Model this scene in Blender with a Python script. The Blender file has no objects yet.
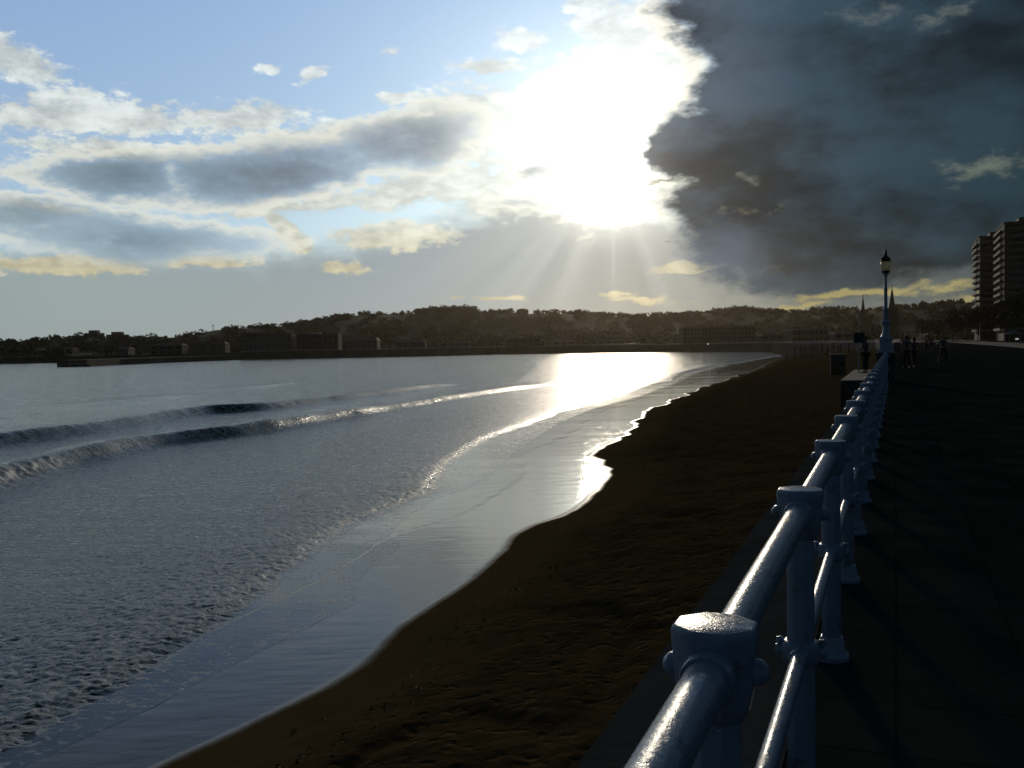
# Evening beach seen from a seaside promenade.
# cloud masses of the sky: azimuth, elevation, half widths, tilt (degrees), weight
SKY_WHITE = [
    (-25.89, 14.61, 3.48, 1.34, -22, 0.8),
    (-22.45, 12.08, 8.32, 1.06, 3, 0.95),
    (-15.09, 12.48, 4.81, 1.0, 5, 0.9),
    (-21.03, 10.56, 7.49, 0.75, 0, 0.8),
    (-23.86, 12.87, 3.83, 0.63, 10, 0.6),
    (-6.04, 13.74, 2.04, 0.51, 5, 0.85),
    (-10.89, 14.9, 1.22, 0.39, 18, 0.75),
    (-13.26, 15.07, 0.81, 0.28, 0, 0.65),
    (-6.43, 16.18, 0.85, 0.28, 0, 0.5),
    (-1.04, 15.41, 3.15, 0.52, -4, 0.9),
    (0.91, 16.72, 1.95, 0.86, -5, 0.8),
    (3.02, 14.86, 3.43, 1.72, 30, 0.6),
    (5.32, 17.86, 2.61, 1.71, -30, 1.2),
    (8.08, 15.43, 4.49, 3.12, -40, 1.5),
    (5.22, 10.8, 7.67, 4.85, 0, 1.7),
    (-1.56, 12.3, 5.15, 2.86, 0, 1.1),
    (-4.95, 12.58, 4.55, 0.8, 10, 0.9),
    (-9.98, 11.73, 6.67, 0.79, 8, 0.9),
    (-4.46, 9.06, 6.27, 1.14, 12, 1.1),
    (-11.72, 7.94, 6.04, 0.67, 6, 0.9),
    (0.65, 8.72, 6.88, 1.72, 0, 1.3),
    (-24.13, 4.5, 5.73, 0.68, 0, 1.0),
    (-16.62, 4.85, 2.89, 0.49, 0, 0.9),
    (-12.57, 6.68, 1.86, 0.78, -38, 1.1),
    (-11.78, 5.59, 1.1, 0.56, 0, 0.8),
    (-25.44, 7.57, 3.27, 0.52, -5, 0.9),
    (-6.49, 6.25, 4.24, 1.02, 0, 1.0),
    (-9.33, 4.48, 2.23, 0.45, 0, 0.6),
    (9.72, 4.14, 2.45, 0.45, 2, 1.25),
    (-0.48, 2.74, 2.18, 0.23, 0, 0.9),
    (5.78, 2.78, 1.36, 0.23, 0, 0.85),
    (-3.11, 2.83, 0.69, 0.17, 0, 0.6),
    (7.36, 2.41, 3.38, 0.23, 0, 0.5),
]
SKY_DARK = [
    (-5.53, 11.62, 4.83, 1.83, 10, 1),
    (-13.3, 9.8, 7.6, 1.9, 8, 1.05),
    (-21.57, 9.21, 4.96, 1.28, 0, 0.95),
    (-20.68, 6.08, 9.03, 1.5, -3, 0.9),
    (-25.46, 7.06, 4.2, 1.14, 0, 0.8),
    (2.09, 9.9, 2.4, 0.52, 4, 0.85),
    (0.63, 7.89, 2.86, 0.34, 3, 0.4),
]
SKY_BIG = [
    (20.26, 11.46, 10.84, 8.87, 0, 1.1),
    (26.46, 13.72, 11.94, 7.18, 0, 1.1),
    (14.62, 16.99, 6.98, 3.88, -20, 1.0),
    (15.61, 7.62, 7.44, 4.42, 0, 1.0),
    (11.06, 10.81, 3.42, 2.36, 0, 1.0),
    (14.32, 13.23, 4.03, 3.44, 0, 1.0),
    (34.45, 11.64, 14.81, 10.87, 0, 1.2),
    (21.24, 5.45, 9.96, 2.4, 0, 0.9),
    (14.0, 5.54, 4.86, 2.78, 0, 0.7),
    (17.68, 3.49, 6.24, 1.64, 0, 0.6),
]
SKY_YELLOW = [
    (19.22, 2.52, 5.62, 0.32, 4, 1.0),
    (23.43, 2.58, 2.89, 0.37, 3, 1.0),
    (16.1, 1.85, 3.17, 0.28, 6, 0.9),
    (20.23, 1.41, 5.55, 0.32, 3, 0.85),
    (24.86, 1.9, 2.36, 0.36, 0, 0.8),
    (25.32, 8.69, 2.81, 0.73, 3, 0.7),
    (13.49, 8.92, 0.65, 0.39, 0, 0.6),
    (19.78, 16.76, 1.83, 0.65, -10, 0.35),
    (23.44, 16.11, 1.45, 0.63, 10, 0.35),
    (9.0, 8.97, 1.57, 0.23, 4, 1.0),
    (13.2, 7.1, 1.63, 0.33, 10, 0.2),
]
SUN = (5.89, 10.34)
EYE = 1.66
SUN_ENERGY = 1.5
HAZE = 0.29e-4
SAND_EDGE = [
    (-8.15, 11.9),
    (-7.27, 13.75),
    (-5.89, 15.74),
    (-4.22, 19.16),
    (-2.78, 23.71),
    (-1.29, 28.19),
    (0.19, 34.79),
    (2.52, 41.1),
    (4.35, 48.51),
    (5.23, 59.43),
    (7.4, 72.25),
    (11.73, 91.83),
    (16.71, 109.32),
    (26.94, 143.24),
    (50.62, 212.45),
    (94.73, 352.96),
    (118.43, 410.64),
]
FOAM_FRONT = [
    (-8.61, 16.36),
    (-7.83, 19.45),
    (-7.01, 25.16),
    (-6.41, 34.48),
    (-5.49, 40.69),
    (-3.54, 47.75),
    (-3.55, 55.74),
    (0.17, 77.98),
    (4.65, 97.78),
    (13.28, 123.07),
    (24.95, 162.93),
    (39.18, 219.8),
    (71.84, 314.59),
    (103.08, 398.93),
]
FILM_EDGE = [
    (-8.02, 15.83),
    (-6.62, 19.39),
    (-4.81, 24.28),
    (-4.24, 26.16),
    (-4.49, 29.05),
    (-3.86, 33.39),
    (-4.49, 35.78),
    (-3.95, 41.8),
    (-1.67, 49.28),
]
WAVE_NEAR = [
    (-25.7, 49.8),
    (-26.21, 57.59),
    (-25.4, 66.09),
    (-21.36, 75.3),
    (-16.45, 89.85),
    (-9.5, 115.2),
    (1.94, 149.87),
]
WAVE_OUTER = [
    (-36.67, 71.26),
    (-34.39, 83.11),
    (-31.68, 101.18),
    (-27.93, 106.25),
    (-22.49, 123.21),
    (-13.6, 156.01),
]
RIDGE = [
    (-713.2, 1250, 13.9),
    (-638.3, 1250, 13.8),
    (-588.3, 1250, 16.0),
    (-544.5, 1250, 19.0),
    (-475.9, 1250, 16.0),
    (-413.4, 1250, 16.7),
    (-388.3, 1250, 21.9),
    (-369.5, 1250, 25.3),
    (-338.2, 1250, 26.6),
    (-275.7, 1250, 29.9),
    (-225.6, 1250, 36.5),
    (-188.1, 1250, 40.9),
    (-125.7, 1250, 41.0),
    (-108.2, 1250, 45.7),
    (-88.2, 1250, 46.6),
    (-50.8, 1250, 45.9),
    (-38.4, 1250, 40.7),
    (-0.9, 1250, 41.3),
    (36.5, 1250, 39.4),
    (86.3, 1250, 38.6),
    (111.3, 1250, 35.6),
    (161.1, 1250, 32.3),
    (211.1, 1250, 33.9),
    (261.0, 1250, 36.8),
    (279.7, 1250, 37.7),
    (310.9, 1250, 35.9),
    (360.8, 1250, 32.5),
    (398.3, 1250, 35.6),
    (435.7, 1250, 33.7),
    (485.6, 1250, 35.3),
    (523.1, 1250, 37.2),
    (560.5, 1250, 39.0),
    (610.4, 1250, 40.6),
    (685.3, 1250, 41.8),
]
FAR_BLDG = [
    ('block', -494.3, 1180, 17.7, 24.2),
    ('block', -466.7, 1180, 21.2, 21.9),
    ('flats', -169.2, 690, 35.1, 12.7),
    ('flats2', -135.7, 700, 29.4, 11.6),
    ('white', -102.1, 690, 19.3, 8.8),
    ('low', 8.6, 730, 26.2, 6.5),
    ('low', 38.9, 745, 27.5, 4.6),
    ('long', 137.1, 660, 47.5, 11.3),
    ('low', 170.0, 650, 14.3, 6.4),
    ('hall', 191.1, 640, 23.0, 8.4),
    ('low', -224.2, 650, 20.8, 6.7),
    ('low', -209.3, 690, 24.1, 7.9),
    ('low', -70.8, 700, 21.0, 6.3),
    ('low', -40.5, 720, 21.6, 5.1),
    ('low', 76.7, 740, 37.0, 3.9),
    ('low', -254.1, 655, 6.5, 4.7),
    ('low', 201.0, 600, 13.8, 6.4),
    ('low', -363.9, 760, 12.1, 4.8),
    ('low', -338.1, 760, 9.1, 4.4),
]
TREES_PX = [
]
SPIRE_A = (267.23, 760, 33.22)
SPIRE_B = (243.57, 640, 33.64)
MAST = (-368.75, 1240, 33.83)
PLATEAU = [
    (-78.8, 1250, 48.9, 56.1),
    (95.1, 1250, 40.9, 42.4),
]
HUT = (45.68, 140.0)
PILES = [
    (88.42, 312),
    (89.42, 309),
    (88.02, 300),
    (95.21, 318),
    (93.75, 309),
    (96.82, 316.5),
    (95.91, 309),
    (95.57, 303),
    (101.89, 318),
    (97.69, 303),
    (102.82, 315),
    (99.81, 303),
    (103.24, 306),
]
CARS = [
    (67.59, 700),
    (71.79, 700),
    (75.29, 700),
    (80.88, 700),
    (83.68, 700),
    (87.18, 700),
    (90.68, 700),
]
FLOOD = (117.92, 600, 0.08)
KERBLAMP = (90.97, 180, 1.12)
BIRD = (17.35, 110, 12.61)
TOWERS = [
    (240.0, 491.9, 20, 34, 49, 15, 'tall apartment tower with pale stacked balconies, left of the two'),
    (230.6, 442.6, 26, 36, 50, 15, 'tall apartment tower cut by the right edge, nearer of the two'),
]
PEOPLE = [
    ('a', 21.72, 55.0, 0, 0.0, 1.8, (0.16, 0.15, 0.18), (0.02, 0.02, 0.03), 'walker in a greyish shirt and dark trousers, left one of the pair on the promenade', {'legL': (0.22, 0.1), 'legR': (-0.18, 0.15)}),
    ('b', 22.54, 56.0, 0, 0.1, 1.68, (0.1, 0.1, 0.14), (0.02, 0.02, 0.02), 'walker in dark clothes with long hair, right one of the pair on the promenade', {'legL': (-0.2, 0.15), 'legR': (0.24, 0.1), 'hairlen': 0.12}),
    ('c', 27.18, 63.0, 0, 3.3, 1.78, (0.1, 0.16, 0.18), (0.02, 0.02, 0.025), 'jogger with bent arms alone on the open promenade', {'legL': (0.35, 0.2), 'legR': (-0.15, 0.7), 'arms': 'run'}),
    ('d', 17.17, 48.5, 0, 0.6, 1.75, (0.2, 0.13, 0.16), (0.02, 0.02, 0.02), 'person in a pinkish top standing on the stair landing left of the lamp', {'arms': 'rail'}),
    ('e', 48.96, 118.0, 0, 0.2, 1.72, (0.14, 0.2, 0.18), (0.03, 0.03, 0.03), 'distant walker in a greenish shirt, left of two beyond the jogger', {'legL': (0.2, 0.1), 'legR': (-0.2, 0.1)}),
    ('f', 52.43, 125.0, 0, 0.2, 1.8, (0.2, 0.2, 0.18), (0.03, 0.03, 0.03), 'distant walker in a pale shirt, right of two beyond the jogger', {'legL': (-0.2, 0.1), 'legR': (0.2, 0.1)}),
    ('g', 82.5, 300.0, None, 1.0, 1.75, (0.05, 0.05, 0.06), (0.03, 0.03, 0.03), 'tiny dark walker on the far wet sand by the water edge', {'legL': (0.2, 0.1), 'legR': (-0.2, 0.1)}),
    ('h', 81.93, 290.0, None, 1.0, 1.7, (0.2, 0.06, 0.05), (0.03, 0.03, 0.03), 'tiny walker in a reddish top on the far sand near the timber piles', {'legL': (-0.2, 0.1), 'legR': (0.2, 0.1)}),
]
import bpy, bmesh, math, random
import numpy as np
from mathutils import Vector, Matrix
sc = bpy.context.scene
R_ = math.radians

# ---------------------------------------------------------------- node maths
class X:
    """small wrapper: arithmetic on node sockets"""
    def __init__(s, nt, sock): s.nt, s.s = nt, sock
    def _m(s, op, *o, clamp=False):
        n = s.nt.nodes.new('ShaderNodeMath'); n.operation = op; n.use_clamp = clamp
        for i, v in enumerate((s,) + o):
            if isinstance(v, X): s.nt.links.new(v.s, n.inputs[i])
            else: n.inputs[i].default_value = v
        return X(s.nt, n.outputs[0])
    def __add__(s, o): return s._m('ADD', o)
    __radd__ = __add__
    def __sub__(s, o): return s._m('SUBTRACT', o)
    def __rsub__(s, o): return (s * -1.0) + o
    def __mul__(s, o): return s._m('MULTIPLY', o)
    __rmul__ = __mul__
    def __truediv__(s, o): return s._m('DIVIDE', o)
    def max(s, o): return s._m('MAXIMUM', o)
    def min(s, o): return s._m('MINIMUM', o)
    def smax(s, o, k=.1): return s._m('SMOOTH_MAX', o, k)
    def pow(s, o): return s._m('POWER', o)
    def f(s, op): return s._m(op)
    def ss(s, a, b, lo=0.0, hi=1.0, kind='SMOOTHSTEP'):
        n = s.nt.nodes.new('ShaderNodeMapRange'); n.interpolation_type = kind; n.clamp = True
        s.nt.links.new(s.s, n.inputs[0])
        for i, v in enumerate((a, b, lo, hi)): n.inputs[i + 1].default_value = v
        return X(s.nt, n.outputs[0])

def nnode(nt, kind, **kw):
    n = nt.nodes.new(kind)
    for k, v in kw.items():
        if k in n.inputs: 
            if isinstance(v, X): nt.links.new(v.s, n.inputs[k])
            else: n.inputs[k].default_value = v
        else: setattr(n, k, v)
    return n

def noise(nt, vec, scale, detail=6, rough=.55, dist=0.0, out=0):
    n = nt.nodes.new('ShaderNodeTexNoise'); n.noise_dimensions = '3D'
    nt.links.new(vec, n.inputs['Vector'])
    n.inputs['Scale'].default_value = scale; n.inputs['Detail'].default_value = detail
    n.inputs['Roughness'].default_value = rough; n.inputs['Distortion'].default_value = dist
    return X(nt, n.outputs[out])

def cmix(nt, fac, a, b, mode='MIX'):
    n = nt.nodes.new('ShaderNodeMix'); n.data_type = 'RGBA'; n.blend_type = mode; n.clamp_factor = True
    for i, v in ((0, fac), (6, a), (7, b)):
        if isinstance(v, X): nt.links.new(v.s, n.inputs[i])
        elif i == 0: n.inputs[0].default_value = v
        else: n.inputs[i].default_value = tuple(v) + ((1,) if len(v) == 3 else ())
    return X(nt, n.outputs[2])

def ramp(nt, fac, stops):
    n = nt.nodes.new('ShaderNodeValToRGB'); nt.links.new(fac.s, n.inputs[0])
    e = n.color_ramp.elements
    while len(e) > 1: e.remove(e[0])
    e[0].position = stops[0][0]; e[0].color = tuple(stops[0][1]) + (1,)
    for p, c in stops[1:]:
        k = e.new(p); k.color = tuple(c) + (1,)
    return X(nt, n.outputs[0])

def vmath(nt, op, a, b=None, scale=None):
    n = nt.nodes.new('ShaderNodeVectorMath'); n.operation = op
    for i, v in ((0, a), (1, b)):
        if v is None: continue
        if isinstance(v, X): nt.links.new(v.s, n.inputs[i])
        elif hasattr(v, 'links'): nt.links.new(v, n.inputs[i])
        else: n.inputs[i].default_value = v
    if scale is not None:
        if isinstance(scale, X): nt.links.new(scale.s, n.inputs['Scale'])
        else: n.inputs['Scale'].default_value = scale
    return n.outputs[1] if op in ('LENGTH', 'DOT_PRODUCT', 'DISTANCE') else n.outputs[0]

# ---------------------------------------------------------------- the sky
SUN_AZ, SUN_EL = SUN
sun_dir = Vector((math.sin(R_(SUN_AZ)) * math.cos(R_(SUN_EL)), math.cos(R_(SUN_AZ)) * math.cos(R_(SUN_EL)), math.sin(R_(SUN_EL))))

def build_world():
    w = bpy.data.worlds.new("World"); sc.world = w; w.use_nodes = True
    nt = w.node_tree; nt.nodes.clear()
    tc = nt.nodes.new('ShaderNodeTexCoord')
    d = vmath(nt, 'NORMALIZE', tc.outputs['Generated'])
    sep = nnode(nt, 'ShaderNodeSeparateXYZ'); nt.links.new(d, sep.inputs[0])
    x, y, z = (X(nt, sep.outputs[i]) for i in range(3))
    az = x._m('ARCTAN2', y) * 57.29578
    el = z.f('ARCSINE') * 57.29578
    comb = nnode(nt, 'ShaderNodeCombineXYZ'); nt.links.new(az.s, comb.inputs[0]); nt.links.new(el.s, comb.inputs[1])
    P0 = comb.outputs[0]
    # flattened cloud coordinate
    mp = nt.nodes.new('ShaderNodeMapping'); mp.inputs['Scale'].default_value = (1, 1.9, 1); nt.links.new(P0, mp.inputs[0])
    C = mp.outputs[0]
    wn = noise(nt, C, .16, 5, .62, out=1)
    wv = vmath(nt, 'SUBTRACT', wn, (.5, .5, .5))
    wv = vmath(nt, 'MULTIPLY', wv, (5.0, 2.2, 0))
    P = vmath(nt, 'ADD', P0, wv)
    wn2 = noise(nt, C, .55, 5, .6, out=1)
    wv2 = vmath(nt, 'MULTIPLY', vmath(nt, 'SUBTRACT', wn2, (.5, .5, .5)), (2.0, 1.2, 0))
    P2 = vmath(nt, 'ADD', P0, wv2)
    nb = noise(nt, C, .30, 9, .60)       # billows
    nf = noise(nt, C, .95, 8, .62)       # fine wisps
    nl = noise(nt, C, .09, 5, .55)       # broad
    def field(blobs, p):
        acc = None
        for (a, e, ra, re, rot, wt) in blobs:
            m = nt.nodes.new('ShaderNodeMapping'); m.vector_type = 'TEXTURE'
            nt.links.new(p, m.inputs['Vector'])
            m.inputs['Location'].default_value = (a, e, 0); m.inputs['Rotation'].default_value = (0, 0, R_(rot))
            m.inputs['Scale'].default_value = (ra, re, 1)
            v = (X(nt, vmath(nt, 'LENGTH', m.outputs[0])) * -wt + wt)
            acc = v if acc is None else acc.smax(v, .12)
        return acc
    W = field(SKY_WHITE, P2); D = field(SKY_DARK, P); G = field(SKY_BIG, P); Y = field(SKY_YELLOW, P2)
    nbc = nb - .5; nfc = nf - .5
    # sun distance
    sd = X(nt, vmath(nt, 'DOT_PRODUCT', d, tuple(sun_dir)))
    ang = sd.min(.999999).f('ARCCOSINE') * 57.29578
    glow = (ang * ang * -.16).f('EXPONENT') * 6.0 + (ang * -.30).f('EXPONENT') * 1.0 + (ang * -.13).f('EXPONENT') * .44
    # clear sky: Nishita, kept a little cooler and dimmer near the sun
    sky = nt.nodes.new('ShaderNodeTexSky'); sky.sky_type = 'NISHITA'; sky.sun_disc = False
    sky.sun_elevation = R_(SUN_EL); sky.sun_rotation = R_(SUN_AZ)
    sky.air_density = 1.0; sky.dust_density = .6; sky.ozone_density = 2.2; sky.altitude = 0
    clear = cmix(nt, 1.0, X(nt, sky.outputs[0]), CLEAR_TINT, 'MULTIPLY')
    # cool veil over the upper sky; the blue of the photograph
    veil = ramp(nt, el.ss(2, 40, kind='LINEAR'), [(0, (4.4, 5.0, 5.4)), (.25, (3.3, 4.3, 5.8)), (.45, (2.7, 3.9, 6.0)), (.62, (1.2, 1.8, 2.6)), (1, (.9, 1.3, 1.9))])
    clear = X(nt, vmath(nt, 'SCALE', cmix(nt, .72, clear, veil), scale=1.68))
    K = 15.6    # cloud radiances below are x10 because the Background runs at 0.1
    def c(r, g, b): return (r * K, g * K, b * K)
    # low grey haze bank
    lowcol = ramp(nt, az.ss(-40, 40, kind='LINEAR'), [(0, c(.24, .30, .30)), (.2, c(.30, .36, .36)), (.42, c(.27, .31, .34)), (.58, c(.26, .26, .25)), (.66, c(.14, .15, .15)), (.74, c(.05, .065, .075)), (.85, c(.022, .036, .042)), (1, c(.012, .022, .026))])
    lb = (az - 2.5) * .11
    lowm = (el + nbc * 2.6 + nfc * .8 - nl * 1.0 + (az.ss(9, 16, 0, 1) * -4.0) - (lb * lb * -1.0).f('EXPONENT') * 3.1).ss(5.7, 3.3)
    col = cmix(nt, lowm * .93, clear, lowcol)
    # white sunlit cloud
    wm = (W + nfc * 1.5 + nbc * .9).ss(.05, .42)
    wcol = ramp(nt, el.ss(0, 20, kind='LINEAR'), [(0, c(.62, .50, .26)), (.22, c(.66, .60, .40)), (.4, c(.72, .75, .68)), (1, c(.72, .80, .84))])
    wshade = (nb * 1.2 + nf * .6).ss(.65, 1.15, .62, 1.12)
    wcol = cmix(nt, 1.0, wcol, wshade, 'MULTIPLY')
    col = cmix(nt, wm * .9, col, wcol)
    # silver rim then the grey bodies
    dn = D + nbc * .9 + nfc * .5
    rim = dn.ss(-.14, .08) * dn.ss(.40, .10) * el.ss(4.0, 6.5)
    col = cmix(nt, rim * .8, col, c(.80, .80, .70))
    dm = dn.ss(-.12, .72)
    dcol = ramp(nt, az.ss(-30, 14, kind='LINEAR'), [(0, c(.20, .25, .27)), (.22, c(.13, .18, .22)), (.45, c(.16, .20, .25)), (.62, c(.24, .28, .32)), (.85, c(.33, .34, .33)), (1, c(.13, .14, .14))])
    dvar = (nb * .9 + nf * .5 + nl * .4).ss(.6, 1.2, .74, 1.3)
    dcol = cmix(nt, 1.0, dcol, dvar * el.ss(9.0, 5.5, 1.25, 1.8), 'MULTIPLY')
    col = cmix(nt, dm * .95, col, dcol)
    # the great dark cloud
    gn = G + nbc * .75 + nfc * .28
    grim = gn.ss(-.10, .04) * gn.ss(.20, .05) * az.ss(15, 10) * el.ss(5.5, 8.5)
    gm = gn.ss(-.10, .30)
    gcol = ramp(nt, (az + nbc * 6).ss(6, 32, kind='LINEAR'), [(0, c(.085, .095, .115)), (.18, c(.032, .046, .064)), (.4, c(.011, .024, .036)), (.75, c(.0075, .017, .024)), (1, c(.007, .015, .021))])
    gvar = (nb * .5 + nf * .06 + nl * 1.7).ss(.86, 1.34, .50, 2.6)
    gcol = cmix(nt, 1.0, gcol, gvar, 'MULTIPLY')
    # glow round the hidden sun; rays fanning below it
    raz = (az - SUN_AZ)._m('ARCTAN2', el - SUN_EL)           # position angle round the sun
    cb = nnode(nt, 'ShaderNodeCombineXYZ'); nt.links.new((raz * 1.3).s, cb.inputs[0]); cb.inputs[1].default_value = 3.7
    rayn = noise(nt, cb.outputs[0], 2.7, 2, .5)
    raym = rayn.ss(.34, .68, .62, 1.28) 
    below = (el - SUN_EL).ss(-3, -6) * el.ss(-.5, 2.5)
    rays = raym * below + (1.0 - below)
    gl = glow * rays
    glc = nnode(nt, 'ShaderNodeCombineXYZ')
    for i, k in enumerate((15.5, 15.3, 13.4)): nt.links.new((gl * k).s, glc.inputs[i])
    gpass = (1.0 - dm * .62) * (1.0 - lowm * .45)
    glv = vmath(nt, 'SCALE', glc.outputs[0], scale=gpass)
    col = X(nt, vmath(nt, 'ADD', col, glv))
    rimk = (ang * -.12).f('EXPONENT') * 1.2
    col = cmix(nt, grim * rimk.min(1.0), col, c(1.6, 1.5, 1.2))
    gback = vmath(nt, 'SCALE', glc.outputs[0], scale=(below * .09 + .012))
    gcol = X(nt, vmath(nt, 'ADD', gcol, gback))
    col = cmix(nt, gm * .985, col, gcol)
    # torn openings lit yellow under and inside the dark cloud
    ym = (Y + nfc * 1.6 + nbc * 1.0).ss(-.02, .75)
    ycol = ramp(nt, el.ss(0, 12, kind='LINEAR'), [(0, c(.40, .33, .12)), (.3, c(.42, .36, .15)), (.7, c(.16, .19, .15)), (1, c(.16, .18, .17))])
    col = cmix(nt, ym * .78, col, ycol)
    # unseen dome overhead, to the sides and behind, darkened to dim the foreground
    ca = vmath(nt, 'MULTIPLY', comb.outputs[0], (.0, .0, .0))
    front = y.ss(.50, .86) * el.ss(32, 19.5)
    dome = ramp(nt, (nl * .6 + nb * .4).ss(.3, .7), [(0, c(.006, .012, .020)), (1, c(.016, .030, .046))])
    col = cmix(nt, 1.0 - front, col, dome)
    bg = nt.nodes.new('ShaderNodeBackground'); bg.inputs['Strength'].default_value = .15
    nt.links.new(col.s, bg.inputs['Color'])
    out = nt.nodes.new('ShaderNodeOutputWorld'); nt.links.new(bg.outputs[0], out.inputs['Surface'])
    w.cycles.sampling_method = 'MANUAL'; w.cycles.sample_map_resolution = 1024
CLEAR_TINT = (.62, .95, 1.25)
build_world()

sun = bpy.data.lights.new('sun', 'SUN'); sun.energy = SUN_ENERGY; sun.angle = R_(4); sun.color = (1.0, .86, .66)
so = bpy.data.objects.new('sun', sun); sc.collection.objects.link(so)
so.rotation_euler = sun_dir.to_track_quat('Z', 'Y').to_euler()

cam = bpy.data.cameras.new('camera'); co = bpy.data.objects.new('camera', cam); sc.collection.objects.link(co)
cam.sensor_width = 36; cam.lens = 36 * 1000 / 1024; cam.clip_start = .05; cam.clip_end = 12000
co.matrix_world = Matrix.Translation((0, 0, EYE)) @ Matrix.Rotation(R_(90 - 2.245), 4, 'X') @ Matrix.Rotation(R_(-1.0), 4, 'Z')
sc.camera = co
sc.view_settings.view_transform = 'Standard'; sc.view_settings.look = 'None'
sc.view_settings.gamma = 1; sc.view_settings.exposure = -1.2

# ---------------------------------------------------------------- scene helpers
COL = sc.collection
def tag(o, label=None, cat=None, group=None, kind=None):
    if label: o['label'] = label
    if cat: o['category'] = cat
    if group: o['group'] = group
    if kind: o['kind'] = kind
    return o
def link(name, me, mat=None, parent=None, loc=(0, 0, 0)):
    o = bpy.data.objects.new(name, me); COL.objects.link(o)
    if mat is not None and me is not None and len(me.materials) == 0: me.materials.append(mat)
    o.parent = parent; o.location = loc
    return o
def empty(name, loc=(0, 0, 0), rz=0.0):
    o = bpy.data.objects.new(name, None); COL.objects.link(o); o.location = loc; o.rotation_euler = (0, 0, rz); o.empty_display_size = .2
    return o
def kids(o): return [c for c in o.children]
def copy_tree(o, parent=None):
    c = o.copy(); COL.objects.link(c); c.parent = parent
    for ch in kids(o): copy_tree(ch, c)
    return c
def pchip(pts, axis=1):
    """monotone cubic x(y) through (x, y) points, linear outside"""
    p = sorted(pts, key=lambda q: q[1]); ys = np.array([q[1] for q in p], float); xs = np.array([q[0] for q in p], float)
    h = np.diff(ys); dl = np.diff(xs) / h; m = np.zeros_like(xs)
    for i in range(1, len(xs) - 1):
        if dl[i - 1] * dl[i] > 0:
            w1 = 2 * h[i] + h[i - 1]; w2 = h[i] + 2 * h[i - 1]; m[i] = (w1 + w2) / (w1 / dl[i - 1] + w2 / dl[i])
    m[0] = dl[0]; m[-1] = dl[-1]
    def f(y):
        y = np.asarray(y, float); i = np.clip(np.searchsorted(ys, y) - 1, 0, len(h) - 1)
        t = (y - ys[i]) / h[i]; tc = np.clip(t, 0, 1)
        r = (2 * tc**3 - 3 * tc**2 + 1) * xs[i] + (tc**3 - 2 * tc**2 + tc) * h[i] * m[i] + (-2 * tc**3 + 3 * tc**2) * xs[i + 1] + (tc**3 - tc**2) * h[i] * m[i + 1]
        return r + np.where(t < 0, t * h[i] * m[i], 0) + np.where(t > 1, (t - 1) * h[i] * m[i + 1], 0)
    return f
_rs = np.random.RandomState(7)
_perm = _rs.permutation(4096); _ga = _rs.rand(4096) * 2 * np.pi
_gx, _gy = np.cos(_ga), np.sin(_ga)
def perlin(x, y):
    xi = np.floor(x).astype(np.int64); yi = np.floor(y).astype(np.int64); xf = x - xi; yf = y - yi
    u = xf**3 * (xf * (xf * 6 - 15) + 10); v = yf**3 * (yf * (yf * 6 - 15) + 10)
    def g(ix, iy, fx, fy):
        h = _perm[(_perm[ix & 4095] + iy) & 4095]; return _gx[h] * fx + _gy[h] * fy
    a = g(xi, yi, xf, yf); b = g(xi + 1, yi, xf - 1, yf); c = g(xi, yi + 1, xf, yf - 1); d = g(xi + 1, yi + 1, xf - 1, yf - 1)
    return (a + u * (b - a)) * (1 - v) + (c + u * (d - c)) * v
def fbm(x, y, n=4, gain=.5):
    s = 0; a = 1.0
    for k in range(n):
        s = s + a * perlin(x * 2**k + 17.3 * k, y * 2**k - 9.1 * k); a *= gain
    return s
def sstep(a, b, x):
    t = np.clip((x - a) / (b - a), 0, 1); return t * t * (3 - 2 * t)
def grid_mesh(name, Xg, Yg, Zg, attrs=None, smooth=True):
    R, Cn = Xg.shape
    v = np.stack([Xg, Yg, Zg], -1).reshape(-1, 3).astype(np.float32)
    i = np.arange(R * Cn).reshape(R, Cn)
    q = np.stack([i[:-1, :-1], i[:-1, 1:], i[1:, 1:], i[1:, :-1]], -1).reshape(-1, 4).astype(np.int32)
    # wind upwards
    a, b, c = v[q[0, 0]], v[q[0, 1]], v[q[0, 2]]
    if np.cross(b - a, c - b)[2] < 0: q = q[:, ::-1]
    me = bpy.data.meshes.new(name); me.vertices.add(len(v)); me.vertices.foreach_set('co', v.ravel())
    me.loops.add(q.size); me.loops.foreach_set('vertex_index', np.ascontiguousarray(q).ravel())
    me.polygons.add(len(q)); me.polygons.foreach_set('loop_start', np.arange(0, q.size, 4, dtype=np.int32))
    me.polygons.foreach_set('use_smooth', np.full(len(q), smooth))
    for k, arr in (attrs or {}).items():
        at = me.attributes.new(k, 'FLOAT', 'POINT'); at.data.foreach_set('value', arr.reshape(-1).astype(np.float32))
    me.update(calc_edges=True)
    return me
def poly_mesh(name, verts, faces, smooth=False):
    me = bpy.data.meshes.new(name); me.from_pydata([tuple(v) for v in verts], [], [tuple(f) for f in faces]); me.update()
    if smooth: me.polygons.foreach_set('use_smooth', [True] * len(me.polygons))
    return me
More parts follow.
